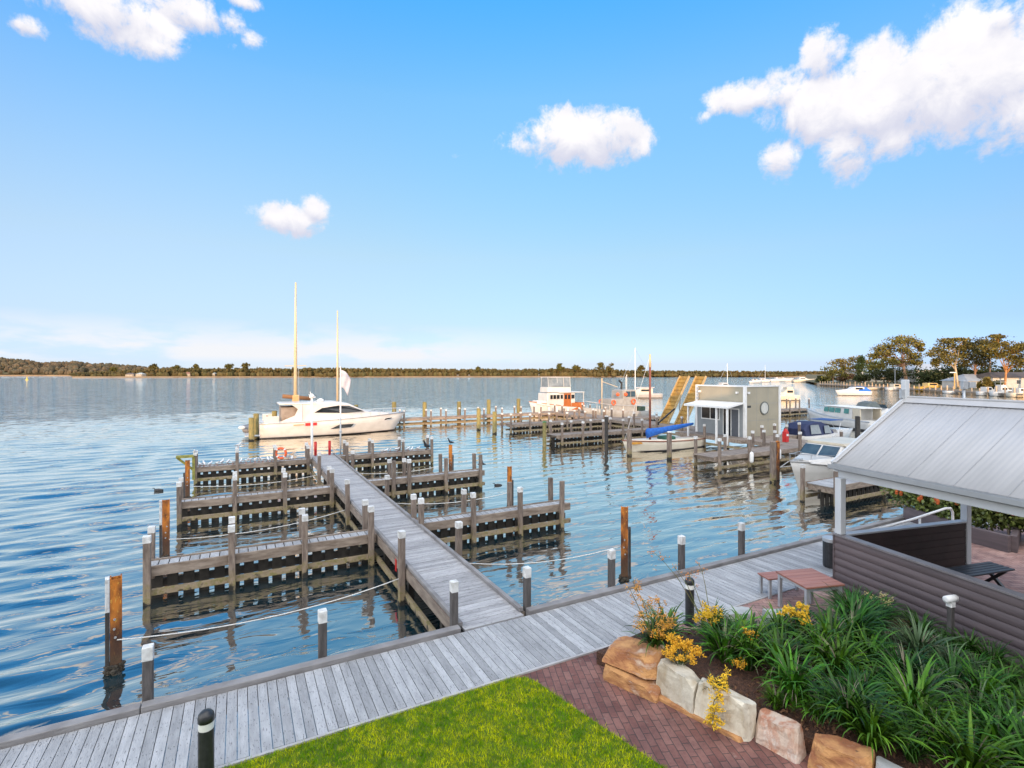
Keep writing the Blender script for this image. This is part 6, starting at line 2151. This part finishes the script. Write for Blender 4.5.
for i, (px, Z, w_, h, lab) in enumerate(((826, 236, 7, 3.6, 'dark rounded bush at left tip of the right shore'), (861, 224, 8, 4.6, 'dark rounded bush in front of pale green grey house'), (884, 196, 12, 6.5, 'big dark shrub mass behind umbrella gum trunk, left side'),
                                        (897, 198, 11, 7.5, 'dark shrub mass between house and umbrella gum trunk'), (922, 186, 12, 7, 'dark shrub right of the umbrella gum trunk'), (934, 172, 10, 6.5, 'brownish green rounded shrub right of umbrella shaped gum'),
                                        (946, 166, 10, 7, 'dark shrub under the leftmost gum of the big cluster'), (962, 166, 11, 8, 'dark shrub behind the light blue grey roof'), (982, 168, 12, 8, 'dark shrub under the dense middle gum'),
                                        (1000, 163, 11, 6.5, 'dark shrub behind the long white building, left end'), (1018, 160, 12, 7.5, 'dark shrub behind long white building at picture edge'), (991, 140, 3.6, 2.4, 'small round bush in front of the long white building'),
                                        (985, 137, 2.2, 3.4, 'small pointed green bush by the seawall boats'), (845, 240, 9, 4.5, 'reddish brown scrub left of the pale green grey house'), (910, 205, 13, 9, 'tall dark shrub backing umbrella shaped gum'))):
    cl = [(rr.uniform(-.42, .42) * w_, h * rr.uniform(.3, .7), w_ * .24, h * .28, rr.uniform(-1.5, 1.5)) for _ in range(7)]
    tree(lab, at(px, Z, GY), cl, BUSH if i not in (12, 13) else (GUM if i == 12 else M_foliage('reddish scrub leaves', (.09, .05, .025), (.14, .085, .04), .7, .4, .3, .2)), TRUNKD, .2, 200, .42, False, 'shrub', 'shrub', BG, 0, .1, .3, 200 + i)
o = thing('light_pole', 'pale timber light pole with white lamp head under the big right cluster', 'pole', at(954.5, 143, GY), -TH)
MB().tube([(0, 0, -.3), (0, 0, 4.4)], .16, 8).build('shaft', mat('pale pole timber', (.52, .34, .12), (.42, .26, .09), 3, .7), o)
MB().box(-1.3, -.12, 4.35, .3, .12, 4.6).build('lamp_head', WHITE, o, bevel=.03)
for px, Z, h, lab in ((862.5, 232, 5, 'thin power pole rising near the dark rounded bush'), (895, 190, 6, 'thin grey power pole left of umbrella gum trunk')):
    o = thing('power_pole', lab, 'pole', at(px, Z, GY), -TH, 'power poles on the right shore')
    MB().tube([(0, 0, -.3), (0, 0, h)], .15, 6).build('shaft', GALV, o)
    MB().box(-.7, -.06, h - .5, .7, .06, h - .36).build('crossarm', GALV, o)

# navigation buoy far out
o = thing('marker_buoy', 'tiny yellow marker buoy far out on the left water', 'buoy', at(27, 430), 0)
MB().lathe([(.9, -.3), (1.0, .2), (.8, .6), (.2, .8)], 10).build('float', mat('yellow buoy paint', (.7, .5, .03), None, 3, .5), o)
MB().tube([(0, 0, .7), (0, 0, 3.0)], [.35, .2], 8).build('topmark', mat('yellow buoy paint', (.7, .5, .03), None, 3, .5), o)

# ---------------------------------------------------------------- birds
GULLW = mat('white gull plumage', (.72, .72, .72), (.62, .62, .63), 20, .7)
GULLG = mat('grey gull wing', (.30, .31, .33), (.22, .23, .25), 20, .7)
CORM = mat('black cormorant plumage', (.014, .014, .016), (.03, .03, .032), 20, .5)
BEAK = mat('orange red beak and legs', (.45, .10, .03), None, 8, .5)


def bird_meshes(bm_, wm, bkm, tall=1.0, neck=.03):
    body = MB()
    pts = [(-.17, .10), (-.13, .115), (-.05, .135), (.04, .155), (.09, .185 * tall), (.115, .225 * tall), (.135, .235 * tall), (.155, .232 * tall)]
    rad = [.006, .028, .058, .060, .038, .030, .030, .010]
    body.tube([(x, 0, z) for x, z in pts], rad, 10)
    wing = MB()
    for s in (1, -1):
        wing.tube([(.06, s * .050, .165), (-.02, s * .060, .15), (-.12, s * .040, .13), (-.21, s * .012, .115)], [.014, .026, .02, .004], 7)
    beak = MB()
    beak.tube([(.15, 0, .232 * tall), (.175, 0, .228 * tall), (.20, 0, .22 * tall)], [.011, .008, .002], 6)
    for s in (1, -1):
        beak.tube([(.0, s * .02, .09), (.005, s * .02, .0)], .006, 5)
        beak.tube([(.0, s * .02, .006), (.04, s * .02, .004)], .008, 5)
    return body.mesh('body', bm_, True), wing.mesh('wings', wm, True), beak.mesh('beak_and_legs', bkm, False)


GU = bird_meshes(GULLW, GULLG, BEAK)
CO = bird_meshes(CORM, CORM, BLACK, 1.45)


def bird(loc, rz, label, group, ms=GU, s=1.0, name='gull', cat='gull'):
    o = thing(name, label, cat, loc, rz, group)
    o.scale = (s, s, s)
    for m, nm in zip(ms, ('body', 'wings', 'beak_and_legs')):
        inst(nm, m, o, (0, 0, 0))
    return o


rr = random.Random(77)
for i, px in enumerate((200, 204, 210, 217, 222, 228, 233, 241, 246, 250.5, 255, 259, 263, 268, 272, 288, 292)):
    yy = 30.0 + rr.choice((.03, .1, .3, .5))
    bird((X(px, yy), yy, DK + (.037 if yy < 30.05 else .002)), rr.uniform(0, 6.28), 'small gull standing on left part of the farthest left finger pier' if px < 236 else 'small gull standing on far left finger pier near the lifebuoy', 'gulls on the far left finger pier', s=rr.uniform(.9, 1.15))
for i, px in enumerate((382, 386, 390, 397, 408, 412, 418)):
    yy = 30.35 + rr.choice((.0, .2))
    bird((X(px, yy), yy, DK + .002), rr.uniform(0, 6.28), 'small gull standing on the farthest right finger pier', 'gulls on the far right finger pier', s=rr.uniform(.9, 1.15))
bird((X(426.5, 30.5), 30.5, DK + .002), R(200), 'black cormorant standing upright on end of far right finger pier', None, CO, 1.7, 'cormorant', 'cormorant')
bird((X(450.5, 26.0), 26.0, 1.722), R(160), 'dark bird perched on top of rusty pile between far right piers', None, CO, 1.0, 'cormorant', 'cormorant')
for px, lab in ((238, 'gull perched on white cap of a post near left end of far left pier'), (194.5, 'gull perched above moss covered bracket')):
    yy = 29.9
    bird((X(px, yy), yy, 1.74 if px > 200 else 1.53), R(rr.uniform(0, 360)), lab, None, GU, 1.0)
for px, py, lab in ((158.5, 490.5, 'dark bird floating low in the water left of middle finger pier'), (498, 485.5, 'dark bird floating on open water right of middle finger pier'), (481.5, 463.5, 'dark bird flying low over water past middle right finger pier')):
    p = on(px, py, 0)
    if 'flying' in lab:
        o = thing('flying_bird', lab, 'bird', at(481.5, 25.5, 1.05), -TH)
        MB().tube([(-.2, 0, 0), (-.1, 0, .02), (.1, 0, .02), (.22, 0, 0)], [.01, .05, .05, .01], 8).build('body', CORM, o, smooth=True)
        MB().add([(-.05, .02, .03), (.1, .02, .03), (.02, .5, .16), (-.08, .45, .14)], [(0, 1, 2, 3)]).add([(-.05, -.02, .03), (.1, -.02, .03), (.02, -.5, .16), (-.08, -.45, .14)], [(3, 2, 1, 0)]).build('wings', CORM, o)
    else:
        o = thing('water_bird', lab, 'bird', (p.x, p.y, -.01), R(165))
        o.scale = (.62, .62, .55)
        MB().tube([(-.34, 0, .05), (-.24, 0, .04), (0, 0, .05), (.2, 0, .06), (.3, 0, .05)], [.02, .09, .14, .11, .03], 10).build('body', CORM, o, smooth=True)
        MB().tube([(.2, 0, .08), (.27, 0, .16), (.30, 0, .22), (.37, 0, .23), (.45, 0, .22)], [.05, .035, .035, .03, .006], 8).build('head', CORM, o, smooth=True)
for px, py, Z, lab in ((1014, 337, 120, 'dark bird flying over the big gums, the higher of two'), (1021, 341.5, 120, 'dark bird flying at right picture edge, lower of two')):
    o = thing('flying_bird', lab, 'bird', at(px, Z, CAMZ + (HOR - py) / FPX * Z), -TH + .4)
    MB().tube([(-.3, 0, 0), (-.12, 0, .03), (.12, 0, .03), (.32, 0, 0)], [.02, .09, .08, .02], 8).build('body', CORM, o, smooth=True)
    MB().add([(-.1, .04, .05), (.14, .04, .05), (.05, .75, .22), (-.1, .7, .2)], [(0, 1, 2, 3)]).add([(-.1, -.04, .05), (.14, -.04, .05), (.05, -.75, .05), (-.1, -.7, .03)], [(3, 2, 1, 0)]).build('wings', CORM, o)
